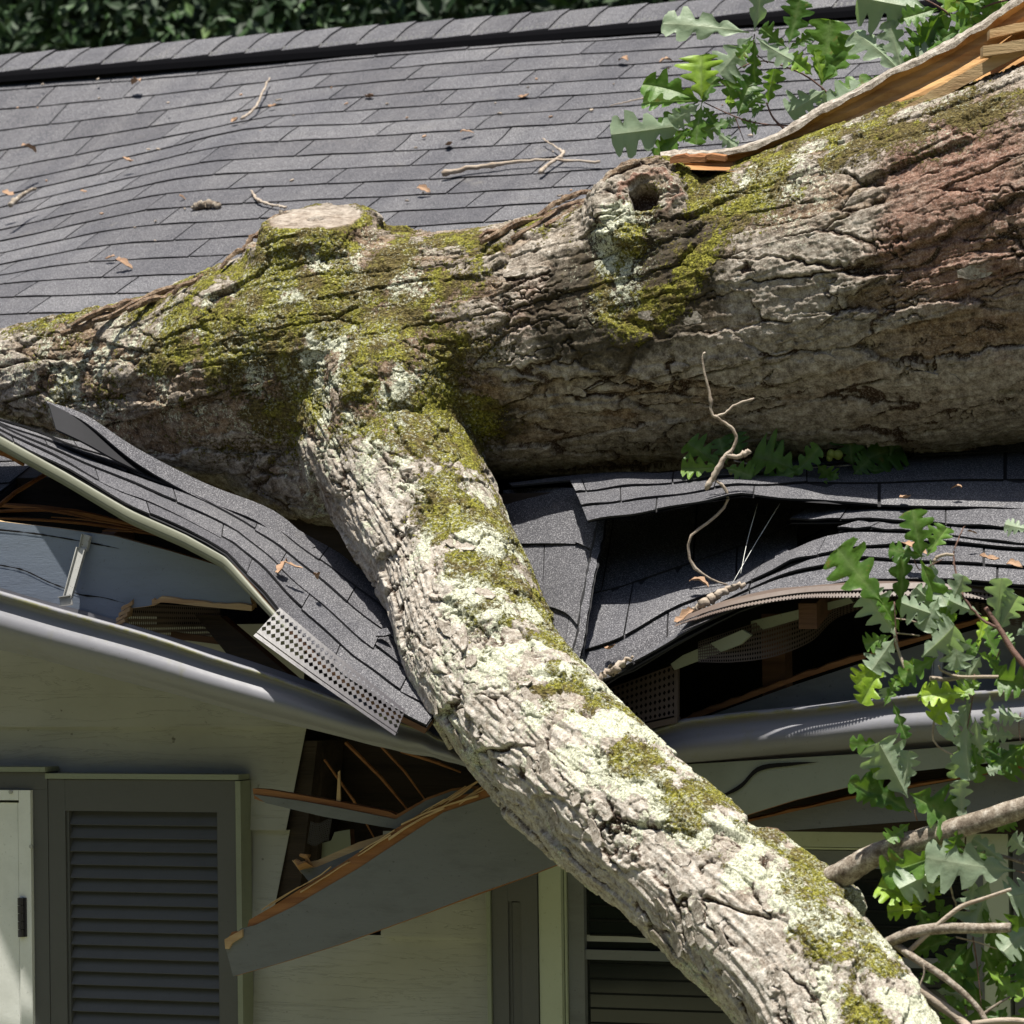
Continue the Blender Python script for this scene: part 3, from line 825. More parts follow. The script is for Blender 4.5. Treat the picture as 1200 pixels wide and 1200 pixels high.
stick(mb, curve_pts([PY(178, 710, -.027), PY(190, 706, -.027), (PY(230, 710, -.027)), PY(262, 713, -.027), PY(295, 716, -.027)], 18), .010, .01, 0, 2)
for x_, y_ in ((147, 712), (144, 719), (141, 725), (138, 732)):
    stick(mb, [PY(x_ - 5, y_ + 4, -.028), PY(x_ + 2, y_, -.029), PY(x_ + 8, y_ - 3, -.027)], .008, .01, 0, x_)
mb.obj('splinters', M['fresh_pale'], fa)
mb = MB()
for pl in ([(-20, 619), (30, 624), (65, 629), (110, 637), (140, 643)], [(-20, 659), (10, 664), (30, 669), (55, 681), (75, 689), (95, 697), (120, 700), (147, 707)], [(0, 699), (40, 711), (88, 724)]):
    c = curve_pts([PY(x, y, -.0205) for x, y in pl], 26); rdz = random.Random(len(pl))
    th = [.0016 * (.4 + rdz.random()) * min(1, 4 * (1 - i / 25) + .15) for i in range(26)]
    mb.grid([[p + Vector((0, -.0006, -t)) for p, t in zip(c, th)], [p + Vector((0, -.0006, t)) for p, t in zip(c, th)]])
mb.obj('crack', M['black'], fa)
# right fascia
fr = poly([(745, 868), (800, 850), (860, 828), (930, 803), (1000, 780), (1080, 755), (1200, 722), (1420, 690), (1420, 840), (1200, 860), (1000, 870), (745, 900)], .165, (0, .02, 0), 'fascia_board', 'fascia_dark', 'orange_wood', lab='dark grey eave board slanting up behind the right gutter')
mb = MB(); stick(mb, curve_pts([PY(x, y, .158) for x, y in ((780, 856), (815, 842), (880, 818), (930, 799), (1000, 776), (1080, 751), (1200, 718), (1420, 686))], 40), .010, .01, 0, 6)
mb.obj('splinters', M['orange_wood'], fr)

# --- attic seen through the tears
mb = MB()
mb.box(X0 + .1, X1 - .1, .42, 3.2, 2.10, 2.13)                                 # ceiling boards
mb.box(X0 + .1, X1 - .1, .50, .53, 2.13, 2.60, 0)  # upright black sheet, its colour standing in for the dark attic
mb.obj('attic_floor_and_dark_sheet', M['black'], house)
mb = MB()
for (a, b, r_) in (((-20, 601, .12), (120, 612, .15), .004), ((0, 600, .13), (160, 616, .2), .006), ((-30, 607, .16), (250, 640, .22), .005), ((60, 606, .12), (235, 645, .16), .003), ((120, 622, .05), (250, 650, .1), .004), ((-40, 590, .3), (200, 628, .3), .008), ((-30, 532, .20), (28, 545, .22), .010)):
    P = [PY(lerp(a[0], b[0], t), lerp(a[1], b[1], t) - 9 * math.sin(math.pi * t), lerp(a[2], b[2], t)) for t in np.linspace(0, 1, 12)]
    mb.tube(P, [r_ * (1 - .6 * abs(2 * t - 1)) for t in np.linspace(0, 1, 12)], 5, 0, .5, .3)
mb.tube([PY(-20, 608, .1), PY(18, 577, .2), PY(55, 555, .3)], .005, 6)
mb.obj('torn_wood_strips', M['orange_wood'], house)['label'] = 'torn strips of reddish wood in the dark gap above the blue board'
mb = MB()
for i in range(9):                                                             # rafter tails
    X = -3.6 + i * .6
    if -1.1 < X < 0.5: continue
    b0 = Vector((X, .25, 2.4)); 
    mb.prism([(X, .04, 2.33), (X, .04, 2.38), (X, 2.2, 3.38), (X, 2.2, 3.24)], (.038, 0, 0))
    mb.obj('rafter', M['old_wood'], house); mb = MB()
q1, q2 = PY(885, 812, .16), PY(912, 812, .16)
mb.box(q1.x, q2.x, .20, .24, 2.1, 2.36)
mb.obj('post', M['old_wood'], house)
poly([(228, 720), (258, 722), (352, 802), (372, 842), (330, 842), (285, 790)], .05, (0, .03, 0), 'broken_rafter', 'dark_wood', 'old_wood', lab='dark broken timber leaning behind the left gutter')
mb = MB()
def Smesh(a, b): return PY(lerp(148, 258, a), lerp(lerp(755, 748, a), lerp(706, 712, a), b), .10)
perforated(mb, Smesh, 46, 7, .33); mb.obj('soffit_mesh', M['brown_metal'], house)
poly([(200, 740), (262, 748), (262, 756), (200, 748)], .08, (0, .01, 0), 'broken_batten', 'old_wood', 'old_wood')

# --- perforated vent strips
mb = MB()
vA, vB, vC, vD = PD(297, 745, 8.16), PD(463, 862, 8.02), PD(328, 712, 8.22), PD(475, 832, 8.08)
def Sv(a, b):
    q = lerp(lerp(vA, vB, a), lerp(vC, vD, a), b)
    return q + Vector((0, -.006, 0)) * math.sin(math.pi * a)
perforated(mb, lambda a, b: Sv(a, .22 + .72 * b), 28, 4, .44)
mb.grid([[Sv(i / 20, b) for i in range(21)] for b in (0, .10)] , 0)
mb.grid([[Sv(i / 20, b) for i in range(21)] for b in (.13, .22)] , 0)
mb.grid([[Sv(i / 20, b) for i in range(21)] for b in (.94, 1)] , 0)
mb.grid([[Sv(i / 20, .10) + Vector((0, .006, 0)) for i in range(21)], [Sv(i / 20, .13) + Vector((0, .006, 0)) for i in range(21)]], 0)
mb.obj('soffit_vent', M['vent'], house)['label'] = 'lilac-grey pierced vent strip left of the limb'
poly([(352, 732), (358, 728), (425, 785), (478, 838), (472, 843), (420, 792)], -.11, (0, .004, 0), 'drip_edge', 'drip', 'drip')
# right vents
mb = MB()
perforated(mb, lambda a, b: PY(lerp(700, 792, a), lerp(lerp(858, 838, a), lerp(812, 778, a), b), .03 + .02 * b), 17, 7, .34)
a0_, a1_ = PY(700, 860, .03), PY(793, 840, .03)
mb.prism([a0_, a1_, a1_ + Vector((0, 0, -.012)), a0_ + Vector((0, 0, -.012))], (0, .02, 0))
mb.prism([PY(790, 779, .045), PY(794, 779, .045), PY(794, 840, .03), PY(790, 840, .03)], (0, .01, 0))
mb.obj('soffit_vent', M['brown_metal'], house)['label'] = 'brown pierced vent strip just right of the limb'
mb = MB()
lo_ = [PD(790, 735, 8.10), PD(850, 716, 8.06), PD(930, 702, 8.03), PD(1000, 700, 7.99), (PD(1100, 698, 7.95)), PD(1200, 706, 7.89), PD(1420, 716, 7.78)]
hi_ = [PD(795, 726, 8.12), PD(852, 706, 8.08), PD(932, 690, 8.05), PD(1002, 685, 8.01), (PD(1100, 683, 7.97)), PD(1200, 692, 7.91), PD(1420, 702, 7.80)]
SB = surf([lo_, hi_])
mb.grid([[SB(i / 50, b) + Vector((0, -.004, 0)) for i in range(51)] for b in (.55, 1)], 0)
mb.grid([[SB(i / 50, 1) for i in range(51)], [SB(i / 50, 1) + Vector((0, .05, .01)) for i in range(51)]], 0)
perforated(mb, lambda a, b: SB(a, -.15 + .7 * b), 120, 2, .34)
mb.obj('drip_edge', M['brown_metal'], house)['label'] = 'brown metal drip edge with slots under the right shingles'
mb = MB()
hang = surf([[PD(818, 776, 8.12), PD(860, 776, 8.14), PD(905, 770, 8.16), PD(950, 752, 8.18), PD(990, 720, 8.20), PD(1080, 705, 8.10), PD(1200, 735, 7.98), PD(1400, 745, 7.9)],
             [PD(818, 752, 8.16), PD(860, 738, 8.18), PD(905, 724, 8.20), PD(950, 712, 8.22), PD(990, 702, 8.22), PD(1080, 698, 8.12), PD(1200, 712, 8.0), PD(1400, 722, 7.92)]])
perforated(mb, hang, 110, 8, .37)
mb.obj('hanging_vent_mesh', M['brown_metal'], house)['label'] = 'dark pierced metal sagging under the right eave'
poly([(786, 778), (800, 768), (870, 738), (880, 744), (868, 755), (790, 785)], .03, (0, .01, 0), 'trim_strip', 'green_grey', 'green_grey')
poly([(880, 728), (995, 700), (1000, 706), (880, 742)], .10, (0, .01, 0), 'trim_strip', 'green_grey', 'green_grey')

# --- wall with lap siding
laps = [615, 733, 850, 967, 1090]
zs = [PY(150, r_, WY - .012).z for r_ in laps]
ex = (zs[0] - zs[-1]) / 4
z_top = zs[1] ; zl = [z_top - ex * i for i in range(0, 14)]
holeL = lambda z: PY(358, 862, WY).x + (z - PY(358, 862, WY).z) * 0.20
mb = MB()
def lapboard(xa, xb, zt, zb, slant=False):
    n = max(2, int((xb - xa) / .25)); r0 = []; r1 = []; r2 = []
    for i in range(n + 1):
        X = lerp(xa, xb, i / n); e = .0012 * math.sin(X * 5 + zt * 9)
        xt = X if not slant or i < n else holeL(zt); xb2 = X if not slant or i < n else holeL(zb)
        r2.append(Vector((xb2, WY, zb))); r0.append(Vector((xb2, WY - .018 + e, zb))); r1.append(Vector((xt, WY - .001 + e, zt)))
    mb.grid([r2, r0, r1])
for i in range(len(zl) - 1):
    zt, zb = zl[i], zl[i + 1] + .0
    if zb < .15: break
    if i == 0: lapboard(-4.7, holeL(zb), zt, zb)
    elif i in (1, 2):
        lapboard(-4.7, holeL((zt + zb) / 2), zt, zb, True)
        if i == 2: lapboard(PY(450, 1050, WY).x, 3.3, zt, zb)
    else: lapboard(-4.7, 3.3, zt, zb)
mb.grid([[Vector((x, WY + .004, z)) for x in (-4.7, PY(330, 1000, WY).x - .3)] for z in (.1, z_top + .02)])
mb.grid([[Vector((x, WY + .004, z)) for x in (PY(600, 1000, WY).x + .0, 3.3)] for z in (.1, zl[1])])
mb.grid([[Vector((x, WY + .004, z)) for x in (-4.7, 3.3)] for z in (.1, zl[3])])
mb.obj('wall', M['siding'], house)
mb = MB(); mb.box(-4.7, 3.3, WY - .004, WY + .2, .0, .22); mb.obj('foundation', M['old_wood'], house)
# dark sheathing and studs inside the torn hole
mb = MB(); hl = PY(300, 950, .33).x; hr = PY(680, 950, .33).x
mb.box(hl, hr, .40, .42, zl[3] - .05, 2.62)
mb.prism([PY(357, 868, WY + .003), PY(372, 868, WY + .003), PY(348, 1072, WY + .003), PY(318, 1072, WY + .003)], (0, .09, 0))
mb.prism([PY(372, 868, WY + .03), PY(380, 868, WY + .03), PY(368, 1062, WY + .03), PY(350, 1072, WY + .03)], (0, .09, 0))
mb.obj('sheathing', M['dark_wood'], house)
mb = MB()
for (a, b, c, d, r_) in ((405, 870, 480, 952, .004), (440, 868, 500, 940, .003), (470, 880, 540, 905, .004), (380, 890, 440, 985, .003)):
    mb.tube([PY(a, b, .22), PY((a + c) / 2 + 4, (b + d) / 2, .24), PY(c, d, .28)], [r_, r_, r_ * .5], 5, 0, .5, .3)
mb.obj('torn_wood_strips', M['orange_wood'], house)['label'] = 'thin reddish splinters hanging in the hole in the wall'
mb = MB()
perforated(mb, lambda a, b: PY(lerp(360, 385, a) + 4 * b, lerp(988, 962, b) + 3 * math.sin(a * 5), .22), 12, 10, .35)
mb.obj('insect_screen', M['vent'], house)
poly([(362, 1010), (364, 992), (388, 985), (392, 975), (410, 972), (412, 1010)], .30, (0, .02, 0), 'siding_scrap', 'green_grey', 'old_wood')

# lower soffit boards, right of the limb
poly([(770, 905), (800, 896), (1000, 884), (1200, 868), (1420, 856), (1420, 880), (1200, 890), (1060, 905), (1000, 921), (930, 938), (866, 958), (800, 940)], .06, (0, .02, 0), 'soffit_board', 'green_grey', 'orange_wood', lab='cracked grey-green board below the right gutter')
mb = MB(); c = curve_pts([PY(x, y, .057) for x, y in ((842, 934), (868, 920), (890, 900), (930, 895), (960, 893))], 20)
mb.grid([[p + Vector((0, 0, -.007 * math.sin(math.pi * (i / 19) ** .6))) for i, p in enumerate(c)], [p + Vector((0, 0, .004 * math.sin(math.pi * (i / 19)))) for i, p in enumerate(c)]])
mb.obj('crack', M['black'], house)
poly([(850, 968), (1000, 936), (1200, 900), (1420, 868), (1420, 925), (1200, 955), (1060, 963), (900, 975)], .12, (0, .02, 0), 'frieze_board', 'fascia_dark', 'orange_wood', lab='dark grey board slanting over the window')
mb = MB(); stick(mb, curve_pts([PY(x, y, .115) for x, y in ((865, 966), (1000, 936), (1200, 900), (1420, 866))], 20), .005, .01, 0, 9); mb.obj('splinters', M['orange_wood'], house)
mb = MB(); q = PY(700, 900, .3); mb.box(PY(650, 900, .14).x, 3.3, .175, .19, PY(900, 975, .15).z, PY(900, 885, .17).z); mb.obj('dark_backing', M['dark_wood'], house)

# --- window (right)
def rect(px0, py0, px1, py1, Y, dep, nm, mt, parent):
    a = PY(px0, (py0 + min(py1, 1200)) / 2, Y); b = PY(px1, (py0 + min(py1, 1200)) / 2, Y)
    t = PY((px0 + px1) / 2, py0, Y).z; bt = PY((px0 + px1) / 2, py1, Y).z
    mb = MB(); mb.box(a.x, b.x, Y, Y + dep, bt, t)
    return mb.obj(nm, M[mt], parent) if nm else (a.x, b.x, bt, t)
def frame_box(mb, x0, x1, z0, z1, w_, Y, d):
    mb.box(x0, x0 + w_, Y, Y + d, z0, z1); mb.box(x1 - w_, x1, Y, Y + d, z0, z1)
    mb.box(x0 + w_, x1 - w_, Y, Y + d, z1 - w_, z1); mb.box(x0 + w_, x1 - w_, Y, Y + d, z0, z0 + w_)
xa = PY(632, 1110, .20).x; xb = PY(1183, 1110, .20).x
zt = PY(960, 963, .20).z; zb = PY(900, 1560, .20).z
mb = MB(); frame_box(mb, xa, xb, zb, zt, .050, .200, .05)
frame_box(mb, xa + .052, xb - .052, zb + .052, zt - .052, .004, .212, .03)
win = mb.obj('window', M['trim_pale'], house)
mb = MB(); frame_box(mb, xa + .058, xb - .058, zb + .058, zt - .058, .035, .218, .02)
zr = PY(740, 1120, .22).z
mb.box(xa + .093, xb - .093, .222, .236, zr - .010, zr + .010)
mb.obj('frame', M['fascia_dark'], win)
mb = MB(); mb.box(xa + .09, xb - .09, .232, .236, zb + .08, zt - .09); mb.obj('pane', M['glass'], win)
mb = MB()
for i in range(34):
    z = zt - .12 - i * .03
    if z < zb + .1: break
    mb.box(xa + .10, xb - .10, .2300, .2312, z, z + .004)
mb.obj('blind', m_flat('faint_blind', (0.009, 0.010, 0.009)), win)
# --- shutters
def shutter(px0, px1, top, Y, lab, pitch=.0288, nm='shutter', rail=.068, stile=.042, plain=False):
    a = PY(px0, (top + 1200) / 2, Y).x; b = PY(px1, (top + 1200) / 2, Y).x; zt = PY((px0 + px1) / 2, top, Y).z; zb = zt - 1.15
    mb = MB()
    mb.box(a, a + stile, Y, Y + .028, zb, zt); mb.box(b - stile, b, Y, Y + .028, zb, zt)
    mb.box(a + stile, b - stile, Y + .0005, Y + .028, zt - rail, zt); mb.box(a + stile, b - stile, Y + .0005, Y + .028, zb, zb + rail)
    mb.box(a + stile, a + stile + .006, Y + .006, Y + .028, zb + rail, zt - rail); mb.box(b - stile - .006, b - stile, Y + .006, Y + .028, zb + rail, zt - rail)
    s_ = mb.obj(nm, M['shutter'], house); s_['label'] = lab
    mb = MB(); z = zt - rail - .002
    if plain: mb.box(a + stile, b - stile, Y + .008, Y + .012, zb + rail, zt - .003 - rail); z = zb
    while z > zb + rail + .02:
        mb.prism([(a + stile + .006, Y + .024, z), (a + stile + .006, Y + .008, z - pitch * .96), (a + stile + .006, Y + .012, z - pitch * 1.0), (a + stile + .006, Y + .027, z - .004)], (b - a - 2 * stile - .012, 0, 0))
        z -= pitch
    mb.box(a + stile, b - stile, Y + .0285, Y + .031, zb + .01, zt - .01)
    mb.obj('louvres', M['shutter'], s_)
    return a, b, zt, zb, s_
a, b, zt2, zb2, s1 = shutter(58, 277, 914, .192, 'dark louvred shutter with a pale edge, left of the torn wall')
mb = MB(); mb.box(a - .004, b + .012, .186, .235, zt2 + .0015, zt2 + .013); mb.box(b + .0015, b + .014, .190, .236, zb2, zt2 - .001); mb.obj('edge_trim', M['green_grey'], s1)
a, b, zt2, zb2, s2 = shutter(577, 630, 1022, .196, 'narrow dark panel between siding and window', stile=.036, rail=.06, plain=True)
mb = MB(); mb.box(a - .010, a - .0015, .190, .235, zb2, zt2); mb.obj('edge_trim', M['green_grey'], s2)
shutter(1188, 1400, 965, .196, 'dark shutter at the far right of the window')
# --- door at the far left
zt = PY(20, 905, .19).z
X_ = lambda px: PY(px, 1060, .19).x
mb = MB()
mb.box(X_(-420), X_(57), .190, .235, PY(20, 925, .19).z, zt); mb.box(X_(40), X_(57), .1905, .235, .1, PY(20, 925, .19).z - .0005)
dr_ = mb.obj('door', M['shutter'], house); dr_['label'] = 'white door in a dark frame at the left edge'
mb = MB(); mb.box(X_(-420), X_(58), .178, .236, zt + .0015, zt + .012); mb.obj('head_trim', M['green_grey'], dr_)
zc_ = PY(20, 926, .18).z
mb = MB(); mb.box(X_(26), X_(39.5), .181, .225, .1, zc_); mb.box(X_(-400), X_(25.5), .181, .225, zc_ - .022, zc_); mb.obj('casing', M['white'], dr_)
mb = MB(); mb.box(X_(-400), X_(22), .190, .215, .1, zc_ - .028); mb.box(X_(23.5), X_(25.5), .186, .215, .1, zc_ - .028); mb.obj('door_leaf', M['white'], dr_)
mb = MB()
for k in range(5):
    z0 = PY(28, 1052, .18).z - k * .0172
    mb.tube([(X_(28.5), .176, z0), (X_(28.5), .176, z0 - .0160)], .0075, 10)
mb.box(X_(28), X_(34), .1785, .182, z0 - .016, z0 + 4 * .0172)
mb.obj('hinge', M['vent'], dr_)
for (x_, y_) in ((13, 928), (37, 992)):
    mb = MB(); q = PY(x_, y_, .18); mb.tube([q, q + Vector((0, -.004, 0))], .0045, 8); mb.obj('screw', M['galv'], dr_)
# electric cable / raw threads in the hole
# --- broken boards hanging from the eave (each could be lifted away)
def board(pts, wpts, Y, dep, nm, lab, cat, mf='fascia_dark', mw='fresh_pale', Y2=None):
    """pts painted face outline, wpts raw wood body outline"""
    mb = MB(); mb.prism([PY(x, y, Y) for x, y in wpts], (0, dep, 0), 0)
    P = [PY(x, y, Y) for x, y in pts]
    loc = sum(P, Vector()) / len(P); loc.z = min(p.z for p in P)
    t = thing(nm, lab, cat, loc, 'broken boards hanging at the torn wall')
    mb.obj('raw_wood', M[mw], t)
    mb = MB(); mb.prism([p + Vector((0, -.003, 0)) for p in P], (0, .0025, 0), 0)
    mb.obj('painted_face', M[mf], t)
    return t
t = board([(264, 1106), (283, 1088), (300, 1084), (345, 1062), (372, 1046), (420, 1018), (470, 985), (520, 952), (556, 940), (600, 925), (668, 968), (672, 1006), (620, 1026), (560, 1047), (500, 1070), (400, 1106), (330, 1128), (274, 1144)],
      [(266, 1101), (272, 1092), (289, 1089), (292, 1078), (318, 1063), (350, 1043), (400, 1012), (450, 980), (500, 948), (530, 934), (560, 928), (600, 918), (668, 962), (672, 1006), (620, 1026), (500, 1070), (400, 1106), (330, 1128), (274, 1144)], .02, .022, 'broken_board', 'wide grey board hanging across the torn wall, orange split top edge', 'board', mw='orange_wood')
mb = MB(); mb.prism([PY(x, y, .012) for x, y in ((264, 1112), (263, 1101), (268, 1098), (284, 1089), (284, 1098), (272, 1105), (268, 1112))], (0, .02, 0)); mb.obj('raw_end', M['fresh_pale'], t)
mb = MB()
for (x0_, y0_, x1_, y1_) in ((470, 967, 560, 934), (455, 985, 520, 948)):
    stick(mb, [PY(lerp(x0_, x1_, s_), lerp(y0_, y1_, s_) - 3 * math.sin(3.1 * s_), .010) for s_ in (0, .3, .6, 1)], .004, .01, 0, x0_, Vector((0, .006, 0)))
for k in range(16):
    f = rd.random(); x0_ = lerp(300, 545, f); y0_ = float(np.interp(x0_, [292, 400, 500, 560], [1076, 1010, 948, 928])) + rd.uniform(-1, 8); ln_ = rd.uniform(18, 60)
    stick(mb, [PY(x0_ + ln_ * s_, y0_ - ln_ * .60 * s_ - rd.uniform(0, 3) * s_, .014 - .004 * s_) for s_ in (0, .3, .6, 1)], rd.uniform(.0012, .003), .01, 0, k, Vector((0, .005, 0)))
mb.obj('splinters', M['fresh_pale'], t)
t = board([(352, 1020), (372, 1016), (420, 996), (460, 984), (500, 965), (540, 940), (560, 942), (480, 992), (420, 1020), (372, 1050), (362, 1032)],
          [(342, 1008), (352, 1012), (372, 1008), (420, 987), (460, 975), (500, 958), (545, 932), (562, 938), (480, 992), (420, 1022), (378, 1046), (365, 1034), (352, 1022)], .075, .02, 'broken_board', 'short grey splinter of board between the wide board and the upper strip', 'board')
mb = MB(); mb.tube([PY(346, 1008, .06), PY(352, 1016, .055), PY(362, 1012, .055), PY(360, 1004, .06), PY(352, 1002, .062)], [.004, .009, .010, .008, .004], 7, 0, .5, .6)
mb.obj('splinters', M['fresh'], t)
t = board([(298, 931), (350, 938), (400, 947), (455, 958), (464, 960), (500, 938), (530, 927), (556, 924), (550, 938), (510, 952), (470, 972), (450, 969), (380, 957), (312, 941)],
          [(296, 924), (312, 925), (360, 933), (400, 940), (455, 951), (464, 955), (500, 935), (530, 924), (556, 921), (550, 938), (510, 952), (470, 972), (450, 969), (380, 957), (312, 941), (298, 936)], .055, .022, 'broken_board', 'narrow upper strip of split board with a toothpick splinter', 'board', mw='orange_wood')
mb = MB(); mb.prism([PY(x, y, .06) for x, y in ((394, 942), (396, 905), (398, 903), (399, 942))], (0, .004, 0)); mb.obj('splinter', M['fresh_pale'], t)
# ================================================================== FALLEN TREE
tree = thing('fallen_oak', 'mossy fallen oak lying across the crushed roof, its limb hanging over the gutter', 'fallen tree', PD(700, 900, 7.95) * 1.0)
tree.location.z = 0

def tubemesh(P, rad, seg=36, capr=0.6):
    P = [Vector(p) for p in P]; n = 40
    C_ = curve_pts(P, n); rr = [float(np.interp(i / (n - 1) * (len(rad) - 1), range(len(rad)), rad)) for i in range(n)]
    vs, fs = [], []
    up = Vector((0, 0, 1))
    prev = None
    for i, p in enumerate(C_):
        t = (C_[min(i + 1, n - 1)] - C_[max(i - 1, 0)]).normalized()
        a = t.cross(up) if prev is None else (prev - t * prev.dot(t))
        a.normalize(); prev = a; b = a.cross(t)
        for k in range(seg):
            th = 2 * math.pi * k / seg
            vs.append(p + (a * math.cos(th) + b * math.sin(th)) * rr[i])
    for i in range(n - 1):
        for k in range(seg):
            k2 = (k + 1) % seg
            fs.append((i * seg + k, i * seg + k2, (i + 1) * seg + k2, (i + 1) * seg + k))
    fs.append(tuple(reversed(range(seg)))); fs.append(tuple((n - 1) * seg + k for k in range(seg)))
    return vs, fs
S_ = lambda px, D: px * D / FPX                     # pixel radius -> metres
TRK = [(-260, 468, 9.75, 46), (-130, 458, 9.6, 50), (0, 446, 9.45, 58), (90, 446, 9.36, 82), (190, 452, 9.26, 112), (290, 446, 9.16, 142), (400, 426, 9.07, 156), (500, 415, 9.0, 146), (610, 410, 8.92, 148), (720, 392, 8.84, 160), (840, 372, 8.76, 174), (960, 352, 8.68, 190), (1080, 330, 8.60, 206), (1200, 300, 8.52, 214), (1330, 262, 8.45, 222), (1480, 215, 8.38, 226)]
LIM = [(440, 430, 9.02, 118), (452, 500, 8.86, 104), (480, 578, 8.70, 92), (530, 672, 8.50, 87), (572, 775, 8.28, 90), (632, 858, 8.10, 94), (717, 942, 7.90, 92), (820, 1028, 7.69, 91), (918, 1114, 7.50, 94), (992, 1205, 7.34, 96), (1040, 1320, 7.18, 98)]
trP = [PD(x, y, d) for x, y, d, r in TRK]; trR = [S_(r, d) for x, y, d, r in TRK]
liP = [PD(x, y, d) for x, y, d, r in LIM]; liR = [S_(r, d) for x, y, d, r in LIM]
allv, allf = [], []
def addm(vf):
    b = len(allv)
    allv.extend(vf[0]); allf.extend([tuple(b + i for i in f) for f in vf[1]])
addm(tubemesh(trP, trR)); addm(tubemesh(liP, liR))
# sawn stub on top, hollow knot facing the viewer, small knob, lumps under the bark
K1 = PD(370, 256, 8.99); K1b = PD(384, 430, 9.1)
addm(tubemesh([K1b, lerp(K1b, K1, .5), lerp(K1b, K1, .8), K1], [S_(150, 9), S_(110, 9), S_(82, 9), S_(66, 9)], 24))
K2 = PD(757, 231, 8.56); K2b = PD(775, 330, 8.82)
addm(tubemesh([K2b, lerp(K2b, K2, .5), K2], [S_(120, 8.6), S_(98, 8.6), S_(64, 8.6)], 24))
K2n = (K2 - K2b).normalized()
K3 = PD(550, 600, 8.47)
addm(tubemesh([PD(540, 620, 8.62), K3], [S_(34, 8.5), S_(15, 8.5)], 12))
addm(tubemesh([PD(880, 1020, 7.66), PD(985, 1085, 7.50)], [S_(62, 7.6), S_(50, 7.5)], 20))
addm(tubemesh([PD(860, 1140, 7.62), PD(900, 1130, 7.52), PD(940, 1120, 7.45)], [S_(40, 7.5), S_(60, 7.5), S_(40, 7.5)], 20))
addm(tubemesh([PD(500, 400, 8.95), PD(460, 470, 8.80), PD(440, 560, 8.72)], [S_(96, 9), S_(92, 8.9), S_(60, 8.8)], 20))
addm(tubemesh([PD(220, 478, 9.15), PD(300, 514, 9.08), PD(362, 545, 9.0), PD(425, 560, 8.92)], [S_(66, 9), S_(72, 9), S_(72, 9), S_(60, 8.8)], 20))
me = bpy.data.meshes.new('tmp'); me.from_pydata([v[:] for v in allv], [], allf); me.update()
to = bpy.data.objects.new('tmp', me); col.objects.link(to)
rm = to.modifiers.new('r', 'REMESH'); rm.mode = 'VOXEL'; rm.voxel_size = 0.0092
sm = to.modifiers.new('s', 'SMOOTH'); sm.iterations = 9; sm.factor = 0.5
ss = to.modifiers.new('d', 'SUBSURF'); ss.levels = 2; ss.render_levels = 2
dg = bpy.context.evaluated_depsgraph_get()
ev = to.evaluated_get(dg); em = ev.to_mesh()
nv, nf = len(em.vertices), len(em.polygons)
co = np.empty(nv * 3, np.float32); em.vertices.foreach_get('co', co); co = co.reshape(-1, 3)
no = np.empty(nv * 3, np.float32); em.vertex_normals.foreach_get('vector', no); no = no.reshape(-1, 3)
fv = np.empty(nf * 4, np.int32); em.loops.foreach_get('vertex_index', fv); fv = fv.reshape(-1, 4)
ev.to_mesh_clear(); bpy.data.objects.remove(to); bpy.data.meshes.remove(me)

def axis_frame(P, rad, co):
    n = 70
    C_ = np.array([catmull(P, i / (n - 1))[:] for i in range(n)], np.float32)
    rr = np.interp(np.linspace(0, len(rad) - 1, n), range(len(rad)), rad).astype(np.float32)
    T = np.gradient(C_, axis=0); L = np.linalg.norm(T, axis=1); s = np.concatenate([[0], np.cumsum(np.linalg.norm(np.diff(C_, axis=0), axis=1))]).astype(np.float32)
    T = T / L[:, None]
    B = np.cross(T, np.array([0, 0, 1.0])); B /= np.linalg.norm(B, axis=1)[:, None]; N = np.cross(B, T)
    idx = np.empty(len(co), np.int32)
    for a in range(0, len(co), 60000):
        d = ((co[a:a + 60000, None, :] - C_[None]) ** 2).sum(2)
        idx[a:a + 60000] = d.argmin(1)
    rel = co - C_[idx]
    al = (rel * T[idx]).sum(1)
    ss_ = s[idx] + al
    b = (rel * B[idx]).sum(1); nn = (rel * N[idx]).sum(1)
    dist = np.sqrt(b * b + nn * nn)
    return ss_.astype(np.float32), b.astype(np.float32), nn.astype(np.float32), (dist / rr[idx]).astype(np.float32)
sT, bT, nT, dT = axis_frame(trP, trR, co)
sL, bL, nL, dL = axis_frame(liP, liR, co)
wL = sstep(-0.35, 0.35, (dT - dL)).astype(np.float32)               # 1 on the limb
wL = wL * sstep(0.0, 0.12, sL)
coF, wLF = co, wL
vd = np.array(CAM[:], np.float32) - co; vd /= np.linalg.norm(vd, axis=1)[:, None]
vis = np.where((no * vd).sum(1) > -0.30)[0]
co = coF[vis]; no = no[vis]; sT, bT, nT, dT, sL, bL, nL, dL, wL = [a[vis] for a in (sT, bT, nT, dT, sL, bL, nL, dL, wL)]
co0 = co.copy()
def bl(P_, r_):
    """soft blob of influence round a point"""
    d = co0 - np.array(P_[:], np.float32)
    return np.exp(-((d ** 2).sum(1)) / (r_ * r_)).astype(np.float32)
def front(px, py, D0):                                              # a point on the viewer side
    return PD(px, py, D0)

